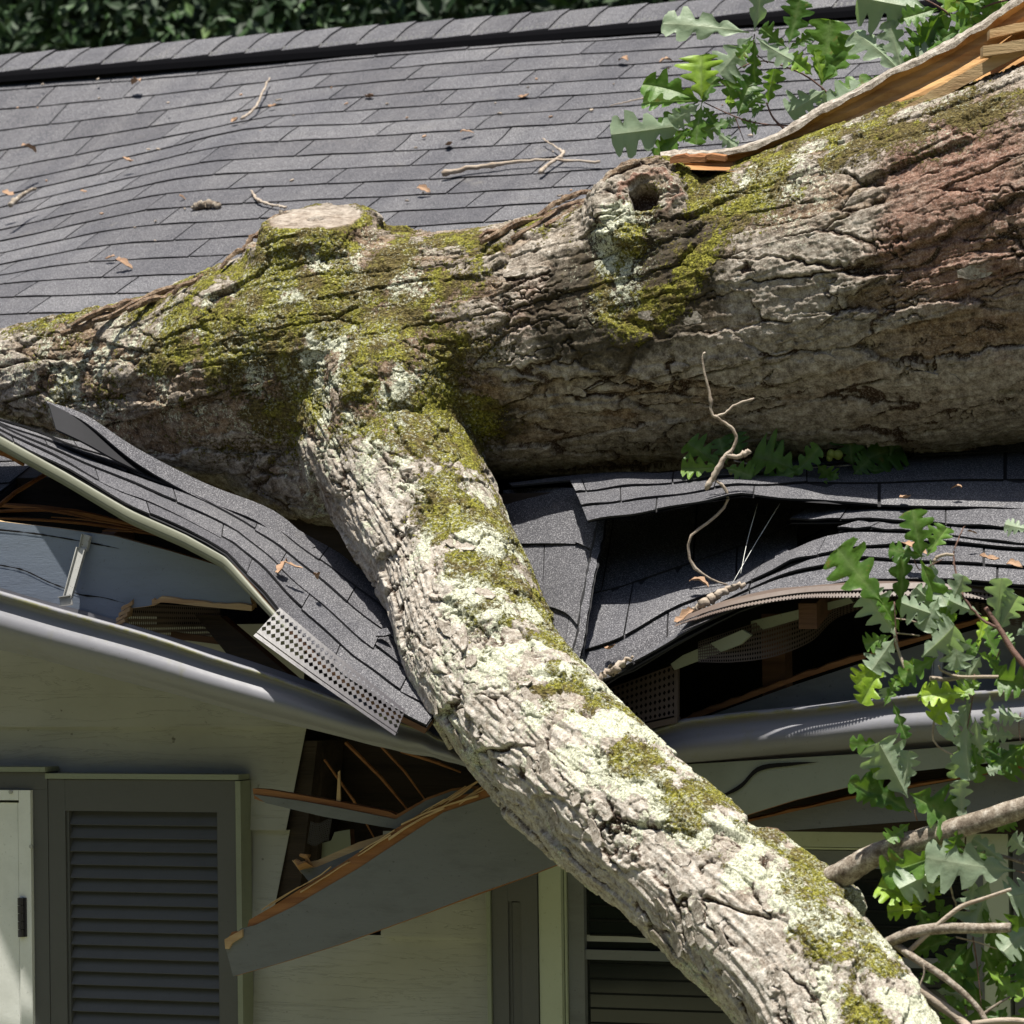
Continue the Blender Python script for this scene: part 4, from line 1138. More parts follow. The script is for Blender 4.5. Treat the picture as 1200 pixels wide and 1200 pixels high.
def bark(s, b, n, amp, kx, f1, seed, lump=1.0):
    q = np.stack([s * kx, b, n], 1).astype(np.float32)
    raw = np.stack([s, b, n], 1).astype(np.float32)
    wp = np.stack([fbm(q * 7 + 3, 2, seed), fbm(q * 7 + 40, 2, seed + 5), fbm(q * 7 + 80, 2, seed + 9)], 1) - .5
    w2 = fbm(raw * 45, 3, seed + 21) - .5; w3 = fbm(raw * 45 + 9, 3, seed + 22) - .5
    q1 = q + wp * 0.075; q1[:, 0] += w2 * .016 * kx * 2; q1[:, 1] += w3 * .016; q1[:, 2] += w2 * .016
    F1, F2, r1, ox, oy, oz = worley(q1 * f1, seed + 2)
    e1 = F2 - F1
    F1b, F2b, r2, ox2, oy2, oz2 = worley(q1 * f1 * 2.1 + 5.1, seed + 7)
    e2 = F2b - F1b
    big = fbm(q * 5 + 11, 2, seed + 31)
    # flat plates on different levels; a ragged step and here and there a dark gap between them
    h = (r1 - .5) * 2.7 + ox * 1.4 * lump
    k2 = sstep(.42, .62, big)
    h = h + (.35 + .65 * k2) * lump * ((r2 - .5) * 1.2 + ox2 * .7)
    crack = (1 - sstep(0.01, 0.09, e1)) * sstep(.40, .60, fbm(raw * 13 + 70, 3, seed + 71) * .8 + r1 * .25)
    qr = np.stack([s * 4.5, b * 24, n * 24], 1) + wp * 3.0; qr[:, 1] += w2 * 1.3; qr[:, 2] += w3 * 1.3
    rg = 1 - np.abs(vnoise(qr + 3, seed + 81) * 2 - 1)
    fis = sstep(.90, .985, rg) * sstep(.42, .60, fbm(raw * 9 + 20, 2, seed + 83))
    crack = np.maximum(crack, fis)
    crack2 = (1 - sstep(0.01, 0.09, e2)) * k2 * (r2 > .35)
    h = h - crack * 1.5 - crack2 * .8
    qf = np.stack([s * 12, b * 105, n * 105], 1)
    fib = fbm(qf + wp * 5, 3, seed + 41) - .5
    fine = fbm(raw * 130, 3, seed + 61) - .5
    H = amp * (h + fib * (2.1 - lump * 1.1) + fine * .5 * lump + (w2 + w3) * .35 * lump)
    low = np.clip(.95 * crack + .75 * crack2 + .45 * sstep(-.7, -1.6, h), 0, 1)
    return H.astype(np.float32), low.astype(np.float32), r1, r2
print('bark verts', nv)
hT, cT, r1T, r2T = bark(sT, bT, nT, 0.0070, 0.18, 16.0, 100)
hL, cL, r1L, r2L = bark(sL, bL, nL, 0.0075, 0.40, 15.0, 300, .30)
H = hT * (1 - wL) + hL * wL
cav = cT * (1 - wL) + cL * wL
r1 = np.where(wL > .5, r1L, r1T); r2 = np.where(wL > .5, r2L, r2T)

# ---- where things grow
P = lambda px, py, D: PD(px, py, D)
jn = 0.55 * bl(P(400, 330, 8.8), .24) + 0.75 * bl(P(330, 400, 8.85), .24) + .8 * bl(P(470, 420, 8.7), .17) + .6 * bl(P(230, 410, 9.0), .2) + .4 * bl(P(90, 440, 9.2), .2)
upz = no[:, 2]
n_sp = fbm(co0 * 14 + 7, 4, 900)
moss = 1.0 * jn + 1.05 * bl(P(520, 500, 8.65), .13) + .9 * bl(P(560, 600, 8.45), .13) + .75 * bl(P(595, 680, 8.35), .11) + .9 * bl(P(840, 230, 8.55), .11) + .95 * bl(P(770, 300, 8.55), .13) * 0.65 + .9 * bl(P(930, 205, 8.55), .16) + .85 * bl(P(1110, 160, 8.45), .17) + .75 * bl(P(1180, 130, 8.4), .15) + .4 * bl(P(560, 290, 8.8), .15)
moss += wL * (1.0 * sstep(.1, .8, upz * .6 + no[:, 0] * .8)) * sstep(.36, .62, fbm(co0 * 9 + 3, 3, 910)) * sstep(.55, .9, sL)
for x_, y_, d_, r_, k_ in ((612, 705, 8.33, .08, .9), (640, 800, 8.15, .05, .6), (745, 905, 7.85, .055, .85), (790, 935, 7.78, .05, .7), (700, 870, 7.95, .03, .6), (870, 1005, 7.6, .05, .7), (950, 1055, 7.45, .07, .85), (1010, 1105, 7.35, .07, .8), (1000, 1180, 7.3, .05, .7), (760, 320, 8.5, .10, .8), (735, 350, 8.5, .07, .7), (800, 300, 8.5, .07, .7), (600, 640, 8.36, .05, .6)):
    moss += k_ * bl(P(x_, y_, d_), r_)
moss += .42 * sstep(.45, .95, upz) * (1 - wL) + .25
moss = np.clip(moss, 0, 1) * (0.55 + .6 * sstep(.34, .62, n_sp))
side = no[:, 0] * .75 + no[:, 2] * .62 - no[:, 1] * .10                # upper right face of the limb
lich = wL * sstep(.15, .75, side) * .82 * sstep(.45, .85, sL) + .45 * wL * sstep(.3, .6, fbm(co0 * 7 + 60, 3, 930)) 
lich += .55 * jn + .75 * bl(P(720, 250, 8.55), .08) + .6 * bl(P(720, 330, 8.55), .08) + .8 * bl(P(805, 370, 8.55), .035) + .6 * bl(P(780, 200, 8.5), .06) + .75 * bl(P(890, 225, 8.5), .10) + .4 * bl(P(1000, 170, 8.5), .15) + .7 * bl(P(965, 265, 8.45), .08) + .55 * bl(P(1150, 180, 8.4), .14) + .35 * bl(P(60, 440, 9.2), .25) + .35 * bl(P(990, 300, 8.4), .1)
lich = np.clip(lich + .22, 0, 1.0) * (0.42 + .66 * sstep(.38, .58, fbm(co0 * 21 + 31, 4, 931)))
red = (1 - wL) * np.clip(.8 * bl(P(1130, 300, 8.35), .26) + .75 * bl(P(1180, 220, 8.35), .22) + .6 * bl(P(630, 380, 8.65), .16) + .6 * bl(P(300, 470, 8.9), .12) + .4 * bl(P(450, 330, 8.8), .12), 0, 1)
pale = wL * (1 - .35 * sstep(.1, .6, side)) * sstep(.25, .6, sL) * .8 + .25 * (1 - wL) * bl(P(620, 320, 8.7), .15) + .5 * (1 - wL) * bl(P(400, 480, 8.75), .12) + (1 - wL) * .45 * bl(P(930, 330, 8.45), .15)
tone = np.clip(.25 + .5 * r1 + .25 * r2 - .45 * jn - .25 * bl(P(770, 350, 8.6), .15), 0, 1)

H = H * (1 - .45 * np.clip(moss, 0, 1))
H += np.clip(moss, 0, 1) * .0060 * (fbm(co0 * 95, 4, 950) - .35)
H += np.clip(lich, 0, 1) * .0025 * (fbm(co0 * 120, 3, 955) - .4)
stain = (1 - wL) * np.clip(1.1 * bl(P(755, 330, 8.53), .14) + 1.0 * bl(P(810, 325, 8.52), .11) + .9 * bl(P(700, 365, 8.58), .11) + .7 * bl(P(585, 500, 8.7), .07) + .35 * bl(P(1120, 190, 8.4), .12) + .35 * bl(P(640, 370, 8.6), .12), 0, 1)
# broad swelling
H += .016 * (fbm(co0 * 5.0, 3, 960) - .5)
# hollow knot
def radial(Kp, Kn):
    d = co0 - np.array(Kp[:], np.float32)
    t = d @ np.array(Kn[:], np.float32)
    return np.sqrt(np.maximum((d ** 2).sum(1) - t * t, 0)), t
rd_, td_ = radial(K2, K2n)
wob = 1 + 1.1 * (fbm(co0 * 26, 4, 970) - .5)
near = sstep(-.14, -.02, td_)
hole = (1 - sstep(.022, .034, rd_ * wob)) * near
lip = np.exp(-((rd_ * wob - .058) / .014) ** 2) * near
ang = np.arctan2(*( (co0 - np.array(K2[:], np.float32)) @ np.array([RTC[:], UPC[:]], np.float32).T ).T)
H = H * (1 - np.clip(hole + lip * .6, 0, 1)) + lip * (.008 + .022 * (fbm(np.stack([np.cos(ang) * 3.2, np.sin(ang) * 3.2, rd_ * 60], 1), 3, 975) - .42))
co1 = co0 + no * H[:, None] - np.array(K2n[:], np.float32) * (hole * .05)[:, None]
cav = np.clip(cav * (1 - .7 * np.clip(moss, 0, 1)) + hole * 1.0, 0, 1)
red = np.clip(red + .8 * lip, 0, 1); moss = moss * (1 - hole) * (1 - lip * .7); lich = lich * (1 - hole)
# sawn stub
K1n = (K1 - K1b).normalized()
rd_, td_ = radial(K1, K1n)
cut = (1 - sstep(.085, .110, rd_)) * sstep(-.030, -.010, td_) * sstep(.45, .75, no @ np.array(K1n[:], np.float32))
co1 = co1 - no * (H * cut)[:, None] * .9
cav = cav * (1 - cut) + cut * .55 * sstep(.55, .95, np.sin(rd_ * 330 + 2.5 * n_sp))
stain = stain * (1 - cut)
cr_ = np.exp(-((rd_ - .012) / .006) ** 2) * cut
co1 = co1 - no * (cr_ * .010)[:, None]; cav = np.clip(cav + cr_, 0, 1)
moss *= (1 - cut); lich *= (1 - cut * .6)

def full(a):
    z = np.zeros(len(coF), np.float32); z[vis] = a; return z
co1f = coF.copy(); co1f[vis] = co1; co1v = co1; co1 = co1f; wL = wLF
cav, tone, moss, lich, red, cut, pale, stain = map(full, (cav, tone, moss, lich, red, cut, pale, stain))
A_ = dict(cav=cav, tone=tone, moss=moss, lichen=lich, red=red, cut=cut * .8, pale=pale, stain=stain)
def np_mesh(name, v, f, mat, attrs, parent, mat2=None):
    used = np.unique(f); mp = np.full(len(v), -1, np.int64); mp[used] = np.arange(len(used))
    v = v[used]; f = mp[f].astype(np.int32)
    loc = np.array([(v[:, 0].min() + v[:, 0].max()) / 2, (v[:, 1].min() + v[:, 1].max()) / 2, v[:, 2].min()])
    me = bpy.data.meshes.new(name)
    me.vertices.add(len(v)); me.vertices.foreach_set('co', (v - loc).astype(np.float32).ravel())
    me.loops.add(f.size); me.loops.foreach_set('vertex_index', f.ravel())
    me.polygons.add(len(f)); me.polygons.foreach_set('loop_start', np.arange(0, f.size, 4, dtype=np.int32)); me.polygons.foreach_set('loop_total', np.full(len(f), 4, np.int32))
    me.update(calc_edges=True)
    for k, a in attrs.items():
        at = me.attributes.new(k, 'FLOAT', 'POINT'); at.data.foreach_set('value', a[used].astype(np.float32))
    me.materials.append(mat); me.shade_smooth()
    o = bpy.data.objects.new(name, me); col.objects.link(o)
    o.parent = parent; o.location = Vector(loc) - wloc(parent)
    return o
fw = wL[fv].mean(1) > .5
# only thin out what lies deep inside the house, where no camera can reach
np_mesh('trunk', co1, fv[~fw], M['bark'], A_, tree)
limb = np_mesh('limb', co1, fv[fw], M['bark'], A_, tree)

# ---- bark plates lifting along the limb and trunk
def flake(mb, base, along, nrm_, L, W, curl, seed):
    r_ = random.Random(seed); n = 9; rows = []
    side_ = along.cross(nrm_).normalized()
    for j in range(4):
        row = []
        for i in range(n):
            t = i / (n - 1); u = (j / 3 - .5) * W * (1 - .5 * abs(2 * t - 1) ** 2) * (1 + .4 * (r_.random() - .5))
            row.append(base + along * (L * (t - .3)) + side_ * u + nrm_ * (curl * L * 3 * max(0, t - .25) ** 1.6 + .001 * r_.random()))
        rows.append(row)
    low_ = [[p - nrm_ * .0035 for p in r] for r in rows]
    mb.grid(rows, 0, .5); mb.grid(low_[::-1], 0, .5)
    mb.grid([low_[0], rows[0]], 0); mb.grid([rows[-1], low_[-1]], 0)
    mb.grid([[r[-1] for r in rows], [r[-1] for r in low_]][::-1], 0); mb.grid([[r[0] for r in rows], [r[0] for r in low_]], 0)
RM = np.array([RTC[:], UPC[:], FWD[:]], np.float32)
cc_ = (co1v - np.array(CAM[:], np.float32)) @ RM.T
pxy = np.stack([600 + cc_[:, 0] / cc_[:, 2] * FPX, 600 - cc_[:, 1] / cc_[:, 2] * FPX], 1)
def onbark(x, y):
    m_ = np.where((np.abs(pxy[:, 0] - x) < 5) & (np.abs(pxy[:, 1] - y) < 5))[0]
    if len(m_) == 0: return PD(x, y, 8.0), Vector((0, -1, 0))
    k = m_[cc_[m_, 2].argmin()]
    return Vector(co1v[k].tolist()), Vector(no[k].tolist())
rdq = random.Random(77)
for k in range(60):
    mb = MB()
    t = rdq.random()
    if k < 50:                                           # along the limb
        cx = float(np.interp(t, [0, .3, .6, 1], [500, 590, 740, 950])); cy = float(np.interp(t, [0, .3, .6, 1], [640, 830, 975, 1150]))
        o_ = rdq.uniform(-88, 40); x, y = cx + o_ * .70, cy - o_ * .70; ax, ay = .62, -.78
    else: x, y = rdq.uniform(520, 1150), rdq.uniform(300, 480); ax, ay = 1, -.05
    p, n_ = onbark(x, y)
    al = (RTC * ax + UPC * ay + Vector((rdq.gauss(0, .15), 0, rdq.gauss(0, .15)))).normalized(); al = (al - n_ * al.dot(n_)).normalized()
    flake(mb, p - n_ * .001, al if rdq.random() < .6 else -al, n_, rdq.uniform(.025, .07), rdq.uniform(.012, .03), rdq.uniform(.02, .06), k)
    o = mesh_obj('bark_flake', mb.v, mb.f, M['bark'], tree, None, dict(tone=[.7] * len(mb.v), pale=[.5] * len(mb.v), red=[.2] * len(mb.v), lichen=[.2] * len(mb.v)))
# bark strips lying loose along the upper edge of the trunk
rdq = random.Random(5)
for (x0_, y0_, x1_, y1_, r_) in ((70, 388, 195, 350, .008), (85, 378, 190, 344, .006), (110, 372, 285, 316, .006), (150, 362, 260, 328, .007), (200, 340, 300, 300, .005), (215, 348, 290, 306, .005), (262, 310, 318, 262, .005), (560, 282, 700, 232, .007), (600, 276, 720, 222, .006), (640, 262, 720, 228, .007), (655, 268, 735, 240, .006), (630, 250, 700, 222, .005), (670, 262, 720, 246, .006), (560, 276, 640, 258, .005), (690, 236, 722, 212, .006)):
    Dq = lerp(9.22, 8.66, (x0_ + x1_) / 2 / 760)
    P_ = [PD(lerp(x0_, x1_, t) + rdq.uniform(-3, 3), lerp(y0_, y1_, t) + 2 + rdq.uniform(-3, 3) - 4 * math.sin(3.1 * t), Dq + .05 * t) for t in np.linspace(0, 1, 9)]
    mb = MB(); mb.tube(curve_pts(P_, 22), [r_ * (.35 + .9 * math.sin(math.pi * (.08 + .84 * i / 21)) ** .5) for i in range(22)], 7, 0, .5, .55)
    mesh_obj('bark_strip', mb.v, mb.f, M['bark'], tree, None, dict(tone=[.25] * len(mb.v), pale=[.0] * len(mb.v), red=[.45] * len(mb.v), moss=[.1] * len(mb.v)))

# ---- split trunk at the right: a peeled slab with fresh wood inside
loS = [PD(776, 196, 8.60), PD(830, 200, 8.59), PD(900, 200, 8.57), PD(960, 186, 8.55), PD(1010, 168, 8.52), PD(1060, 152, 8.50), PD(1110, 128, 8.47), PD(1160, 106, 8.44), PD(1230, 70, 8.40), PD(1340, 20, 8.36)]
upS = [PD(774, 187, 8.63), PD(830, 182, 8.63), PD(885, 172, 8.62), PD(945, 142, 8.61), PD(1000, 112, 8.59), PD(1060, 80, 8.57), PD(1120, 50, 8.54), PD(1165, 22, 8.52), PD(1230, -20, 8.48), PD(1340, -80, 8.44)]
n = 90; rdq = random.Random(9); rows = []
jag = [.003 * math.sin(i * .31) * math.sin(i * .13 + 1) + rdq.uniform(-.001, .001) for i in range(n)]
for j in range(9):
    f = j / 8; row = []
    for i in range(n):
        a = i / (n - 1); p = lerp(catmull(loS, a), catmull(upS, a), f)
        dep = .030 * math.sin(math.pi * f) ** .8 * min(1, a * 6)
        row.append(p + FWD * dep + Vector((0, 0, jag[i] * f)) + FWD * .0012 * math.sin(i * .4 + j * 2.2) + FWD * .004 * math.sin(j * 2.9))
    rows.append(row)
mb = MB(); mb.grid(rows)
bkr = [[p + FWD * .05 + UPC * 0.004 for p in r] for r in rows]
sw = mb.obj('split_wood', M['fresh'], tree)
sw['label'] = 'fresh tan wood inside the split at the upper right of the trunk'
mb = MB()                                            # the bark rind over the slab
topr = rows[-1]
R1 = [p + UPC * (.004 + .001 * rdq.random()) - FWD * .006 for p in topr]
R0 = [p - UPC * (.003 + .005 * math.sin(i * .4) ** 2) - FWD * .008 for i, p in enumerate(topr)]
R2 = [p + UPC * (.010 + .006 * math.sin(i * .23 + 1) + .003 * rdq.random()) + FWD * .02 for i, p in enumerate(topr)]
R3 = [p + UPC * .016 + FWD * .07 for p in topr]; R4 = [p - UPC * .04 + FWD * .12 for p in topr]
R00 = [p - UPC * .004 + FWD * .004 for p in topr]
mb.grid([R00, R0, R1, R2, R3, R4])
mesh_obj('bark_rind', mb.v, mb.f, M['bark'], sw, None, dict(tone=[.8] * len(mb.v), pale=[.35] * len(mb.v), red=[.25] * len(mb.v), lichen=[.30] * len(mb.v), moss=[.25] * len(mb.v)))
mb = MB()
stick(mb, curve_pts([PD(1030, 160, 8.44), PD(1080, 128, 8.46), PD(1130, 100, 8.45), PD(1170, 78, 8.43), PD(1230, 50, 8.38)], 24), .026, .02, 0, 3, FWD * .03, .12)
stick(mb, curve_pts([PD(1152, 66, 8.42), PD(1180, 62, 8.40), PD(1215, 56, 8.38), PD(1300, 40, 8.3)], 16), .022, .02, 0, 4, FWD * .05, .12)
stick(mb, curve_pts([PD(1160, 45, 8.46), PD(1190, 38, 8.45), (PD(1240, 24, 8.42)), PD(1320, -5, 8.4)], 16), .018, .02, 0, 5, FWD * .05, .12)
mb.obj('broken_fibres', M['fresh_pale'], sw)
mb = MB()
stick(mb, curve_pts([PD(790, 190, 8.585), PD(815, 186, 8.58), PD(850, 189, 8.58)], 10), .010, .01, 0, 12)
stick(mb, curve_pts([PD(785, 192, 8.58), PD(805, 190, 8.575), PD(826, 190, 8.57)], 8), .014, .01, 0, 13)
mb.obj('splinter', M['orange_wood'], sw)

# ---- branches off the limb
def branch(nm, pts, rad, mat, parent=tree, seg=10, wob=.12, n=None, lab=None, jitter=.0):
    mb = MB(); n = n or max(8, len(pts) * 6)
    C_ = curve_pts([PD(*p) for p in pts], n)
    rr = [float(np.interp(i / (n - 1) * (len(rad) - 1), range(len(rad)), rad)) for i in range(n)]
    r_ = random.Random(len(pts) * 7 + int(pts[0][0]))
    C_ = [c + Vector((r_.gauss(0, 1), r_.gauss(0, 1), r_.gauss(0, 1))) * jitter for c in C_]
    mb.tube(C_, rr, seg, 0, .5, wob)
    o = mb.obj(nm, M[mat], parent, True)
    if lab: o['label'] = lab
    return o
br = branch('branch', [(940, 1050, 7.60), (985, 1026, 7.50), (1030, 1000, 7.46), (1100, 978, 7.42), (1200, 946, 7.36), (1330, 905, 7.3)], [.026, .024, .0205, .020, .019, .018], 'twig', seg=16, n=60, lab='thick bare side branch leaving the limb to the right')
branch('branch', [(1030, 1112, 7.44), (1060, 1096, 7.40), (1100, 1088, 7.38), (1150, 1088, 7.36), (1184, 1087, 7.34)], [.012, .011, .0105, .0095, .0085], 'twig', n=30)
branch('branch', [(1050, 1130, 7.42), (1085, 1165, 7.38), (1125, 1195, 7.36), (1150, 1225, 7.3)], [.0105, .0095, .0095, .008], 'twig_pale', n=30)
branch('branch', [(1046, 1105, 7.42), (1075, 1125, 7.38), (1110, 1148, 7.36), (1145, 1180, 7.34), (1165, 1215, 7.32)], [.008, .007, .0065, .005, .005], 'twig', n=30)
branch('branch', [(1060, 1120, 7.40), (1092, 1090, 7.38), (1124, 1064, 7.37), (1150, 1054, 7.36), (1185, 1042, 7.34)], [.005, .0045, .0045, .0035, .003], 'twig_pale', n=24)
branch('branch', [(1110, 988, 7.44), (1140, 995, 7.42), (1180, 1005, 7.40), (1230, 1020, 7.38)], [.004, .0035, .0035, .004], 'twig', n=20)
branch('branch', [(1140, 1200, 7.32), (1180, 1196, 7.30), (1220, 1200, 7.3)], [.006, .006, .006], 'twig_pale', n=12)
branch('branch', [(1290, 800, 7.32), (1230, 800, 7.36), (1195, 773, 7.38), (1172, 738, 7.40), (1155, 712, 7.41)], [.007, .0065, .006, .005, .004], 'twig_red', n=30)
branch('twig', [(1170, 736, 7.40), (1150, 725, 7.41), (1130, 700, 7.42), (1120, 670, 7.44), (1118, 648, 7.45), (1124, 630, 7.46), (1131, 616, 7.47)], [.0030, .0024, .002, .0018, .0016, .0012, .001], 'twig_red', n=36, jitter=.0006)
branch('twig', [(1220, 794, 7.38), (1160, 793, 7.40), (1125, 793, 7.42), (1104, 786, 7.43), (1100, 780, 7.43)], [.003, .003, .0028, .002, .0015], 'twig_pale', n=24)
branch('twig', [(1090, 795, 7.42), (1110, 796, 7.43), (1125, 794, 7.43)], [.0045, .004, .0035], 'twig_pale', n=12)
branch('twig', [(1068, 797, 7.42), (1060, 782, 7.43), (1052, 760, 7.44), (1048, 740, 7.45), (1049, 726, 7.46)], [.0032, .003, .0027, .0024, .002], 'twig_pale', n=24)
branch('twig', [(1046, 742, 7.45), (1062, 743, 7.45), (1078, 745, 7.45)], [.0013, .0012, .0012], 'twig_pale', n=8)
branch('twig', [(1050, 725, 7.45), (1066, 727, 7.45), (1076, 730, 7.45)], [.0013, .0012, .0012], 'twig_pale', n=8)
branch('twig', [(1098, 800, 7.42), (1096, 835, 7.42), (1095, 870, 7.42), (1128, 890, 7.42)], [.002, .002, .0018, .0012], 'twig_pale', n=12)
branch('twig', [(1132, 970, 7.42), (1131, 1000, 7.42), (1132, 1060, 7.42), (1130, 1078, 7.42)], [.0016, .0016, .0016, .0012], 'twig_red', n=12)
branch('twig', [(1094, 991, 7.42), (1108, 1022, 7.42), (1120, 1060, 7.42), (1128, 1080, 7.42)], [.0022, .002, .002, .0015], 'twig_pale', n=18, jitter=.0008)
branch('twig', [(1080, 1125, 7.36), (1083, 1140, 7.36), (1078, 1155, 7.36), (1073, 1175, 7.36)], [.0018, .0018, .0015, .001], 'twig_pale', n=16)
branch('twig', [(1120, 1098, 7.40), (1145, 1104, 7.40), (1168, 1112, 7.40)], [.0016, .0014, .001], 'twig_pale', n=10)
branch('twig', [(1150, 1190, 7.36), (1170, 1176, 7.36), (1184, 1168, 7.36)], [.003, .0025, .002], 'twig', n=10)

# ---- oak leaves
LOB = [(.0, .03), (.06, .05), (.12, .12), (.19, .34), (.25, .42), (.30, .38), (.345, .22), (.38, .28), (.43, .62), (.49, .76), (.54, .70), (.585, .33), (.62, .34), (.66, .78), (.715, .98), (.765, .90), (.80, .46), (.825, .44), (.86, .72), (.895, .76), (.93, .66), (.95, .54), (.97, .46), (.99, .28), (1.0, .03)]
def leaf(mb, tones, base, tip, nrm_, wr=.30, fold=.25, curl=.12, seed=0, tone=.5, both=None):
    r_ = random.Random(seed)
    ax = tip - base; L = ax.length; ax.normalize()
    nr = (nrm_ - ax * nrm_.dot(ax)).normalized(); sd_ = ax.cross(nr)
    cols = []
    ph = r_.uniform(-.03, .03); cv = curl * r_.uniform(.5, 1.3); sb = r_.uniform(-.12, .12)
    for s_ in (-1, 1):
        asym = r_.uniform(.85, 1.12); g = []
        for k, (t, w_) in enumerate(LOB):
            t2 = t + (ph * s_ * math.sin(math.pi * t)); w2 = w_ * wr * asym * (1 + .22 * (r_.random() - .5)) * L
            row = []
            for f in (0, .35, .7, 1):
                u = w2 * f
                wav = .018 * L * math.sin(9 * t + 4 * f * s_ + seed) * f
                q = base + ax * (L * (t2 + .045 * w_ * f * f)) + sd_ * (s_ * u + sb * L * t * t * .6) + nr * (fold * u - cv * L * t * t * 1.0 - .35 * fold * u * f + wav)
                row.append(q)
            g.append(row)
        cols.append(g)
    for s_, g in zip((-1, 1), cols):
        nn2 = len(mb.v)
        vs = [q for r in g for q in r]; nc = 4
        fs = [(i * nc + j, i * nc + j + 1, (i + 1) * nc + j + 1, (i + 1) * nc + j) for i in range(len(g) - 1) for j in range(nc - 1)]
        if s_ < 0: fs = [tuple(reversed(f)) for f in fs]
        va = [max(0, 1 - f * 9) * 1.0 if False else (1.0 if f == 0 else 0.0) for r in g for f in (0, .35, .7, 1)]
        mb.add(vs, fs, 0, tone, va)
        tones.extend([tone] * len(vs))
def spray(nm, leaves, stems=(), Dj=.0, seed=0, lab=None, parent=tree, wr=.30, mat='twig_red', facing=None, nsc=1.0):
    mb = MB(); tones = []; r_ = random.Random(seed)
    for k, lf in enumerate(leaves):
        if seed in (1, 2) and k % 6 == 4: continue
        bx, by, tx, ty, D, kind = lf[:6]
        w2 = lf[6] if len(lf) > 6 else wr
        dt = r_.uniform(-.02, .03)
        kq = 1.10; b_, t_ = PD(bx, by, D), PD(bx + (tx - bx) * kq, by + (ty - by) * kq, D + dt)
        toC = -FWD
        nr = (toC + UPC * r_.uniform(.1, .7) * nsc + RTC * r_.uniform(-.5, .5) * nsc).normalized()
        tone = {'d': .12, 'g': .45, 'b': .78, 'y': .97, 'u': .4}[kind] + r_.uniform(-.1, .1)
        if kind == 'u': nr = -nr + UPC * .2
        leaf(mb, tones, b_, t_, nr, w2 * r_.uniform(.98, 1.2), r_.uniform(.05, .8), r_.uniform(-.15, .35), seed * 100 + k, min(max(tone, 0), 1))
    for st_ in stems:
        rr = st_[0]; P_ = [PD(*p) for p in st_[1]]
        nvb = len(mb.v); C_ = curve_pts(P_, 14)
        mb.tube(C_, [rr * (1 - .4 * i / 13) for i in range(14)], 6, 1, .5, .1)
        tones.extend([.3] * (len(mb.v) - nvb))
    o = mesh_obj(nm, mb.v, mb.f, [M['leaf'], M[mat]], parent, mb.fm, dict(tone=tones, vein=mb.va), True)
    if lab: o['label'] = lab
    return o
D1 = 7.42
right_upper = [(1080, 655, 1072, 604, D1, 'g', .42), (1086, 652, 1106, 622, D1, 'g', .40), (1084, 652, 1045, 645, D1, 'd'), (1034, 706, 984, 650, D1, 'g', .42), (1048, 690, 1030, 628, D1, 'd', .20), (1056, 728, 1056, 655, D1 + .01, 'd', .17),
   (1078, 655, 1108, 725, D1, 'g', .22), (1090, 655, 1100, 708, D1 + .02, 'u', .25), (1050, 745, 1020, 700, D1, 'u', .42), (1054, 740, 1036, 706, D1 + .01, 'g'), (1048, 742, 1004, 725, D1 - .01, 'b', .40), (1044, 745, 1016, 756, D1, 'g', .38), (1048, 748, 1024, 782, D1 - .01, 'u', .40),
   (1106, 722, 1078, 690, D1, 'u', .34), (1108, 722, 1128, 680, D1, 'u', .30), (1110, 724, 1060, 712, D1 - .02, 'u', .28), (1112, 706, 1140, 738, D1 - .03, 'u', .45), (1100, 700, 1082, 735, D1 - .03, 'u', .36), (1118, 732, 1124, 780, D1 - .04, 'u', .36), (1080, 770, 1118, 738, D1 - .03, 'u', .42), (1070, 770, 1056, 800, D1, 'd'),
   (1098, 770, 1060, 792, D1 - .02, 'g', .34), (1102, 762, 1050, 812, D1 - .03, 'd', .34), (1030, 775, 1006, 800, D1, 'y', .44), (1036, 778, 1010, 818, D1, 'y', .3), (1168, 738, 1172, 682, D1, 'u', .36), (1170, 740, 1190, 700, D1, 'u', .40), (1190, 745, 1215, 730, D1, 'u', .36),
   (1155, 704, 1146, 684, D1, 'g', .3), (1150, 720, 1115, 706, D1, 'u', .28), (1145, 762, 1152, 728, D1, 'y', .16), (1146, 765, 1170, 778, D1 + .01, 'b', .34), (1150, 768, 1130, 800, D1, 'u', .32), (1158, 770, 1180, 800, D1, 'g', .36), (1165, 785, 1215, 768, D1, 'u', .4), (1120, 790, 1125, 775, D1, 'y', .3),
   (1205, 620, 1180, 616, D1, 'u', .4), (1172, 775, 1152, 740, D1 + .02, 'g', .3), (1190, 760, 1176, 742, D1, 'g', .4), (1120, 745, 1140, 765, D1 + .01, 'g', .4)]
spray('leaf_spray', right_upper, [(.0012, ((1070, 652, D1), (1078, 668, D1), (1095, 660, D1), (1106, 655, D1))), (.0014, ((1048, 705, D1), (1050, 740, D1), (1052, 752, D1))), (.0012, ((1172, 760, D1), (1168, 772, D1), (1160, 785, D1)))], seed=1, lab='upper cluster of oak leaves hanging in front of the right eave')
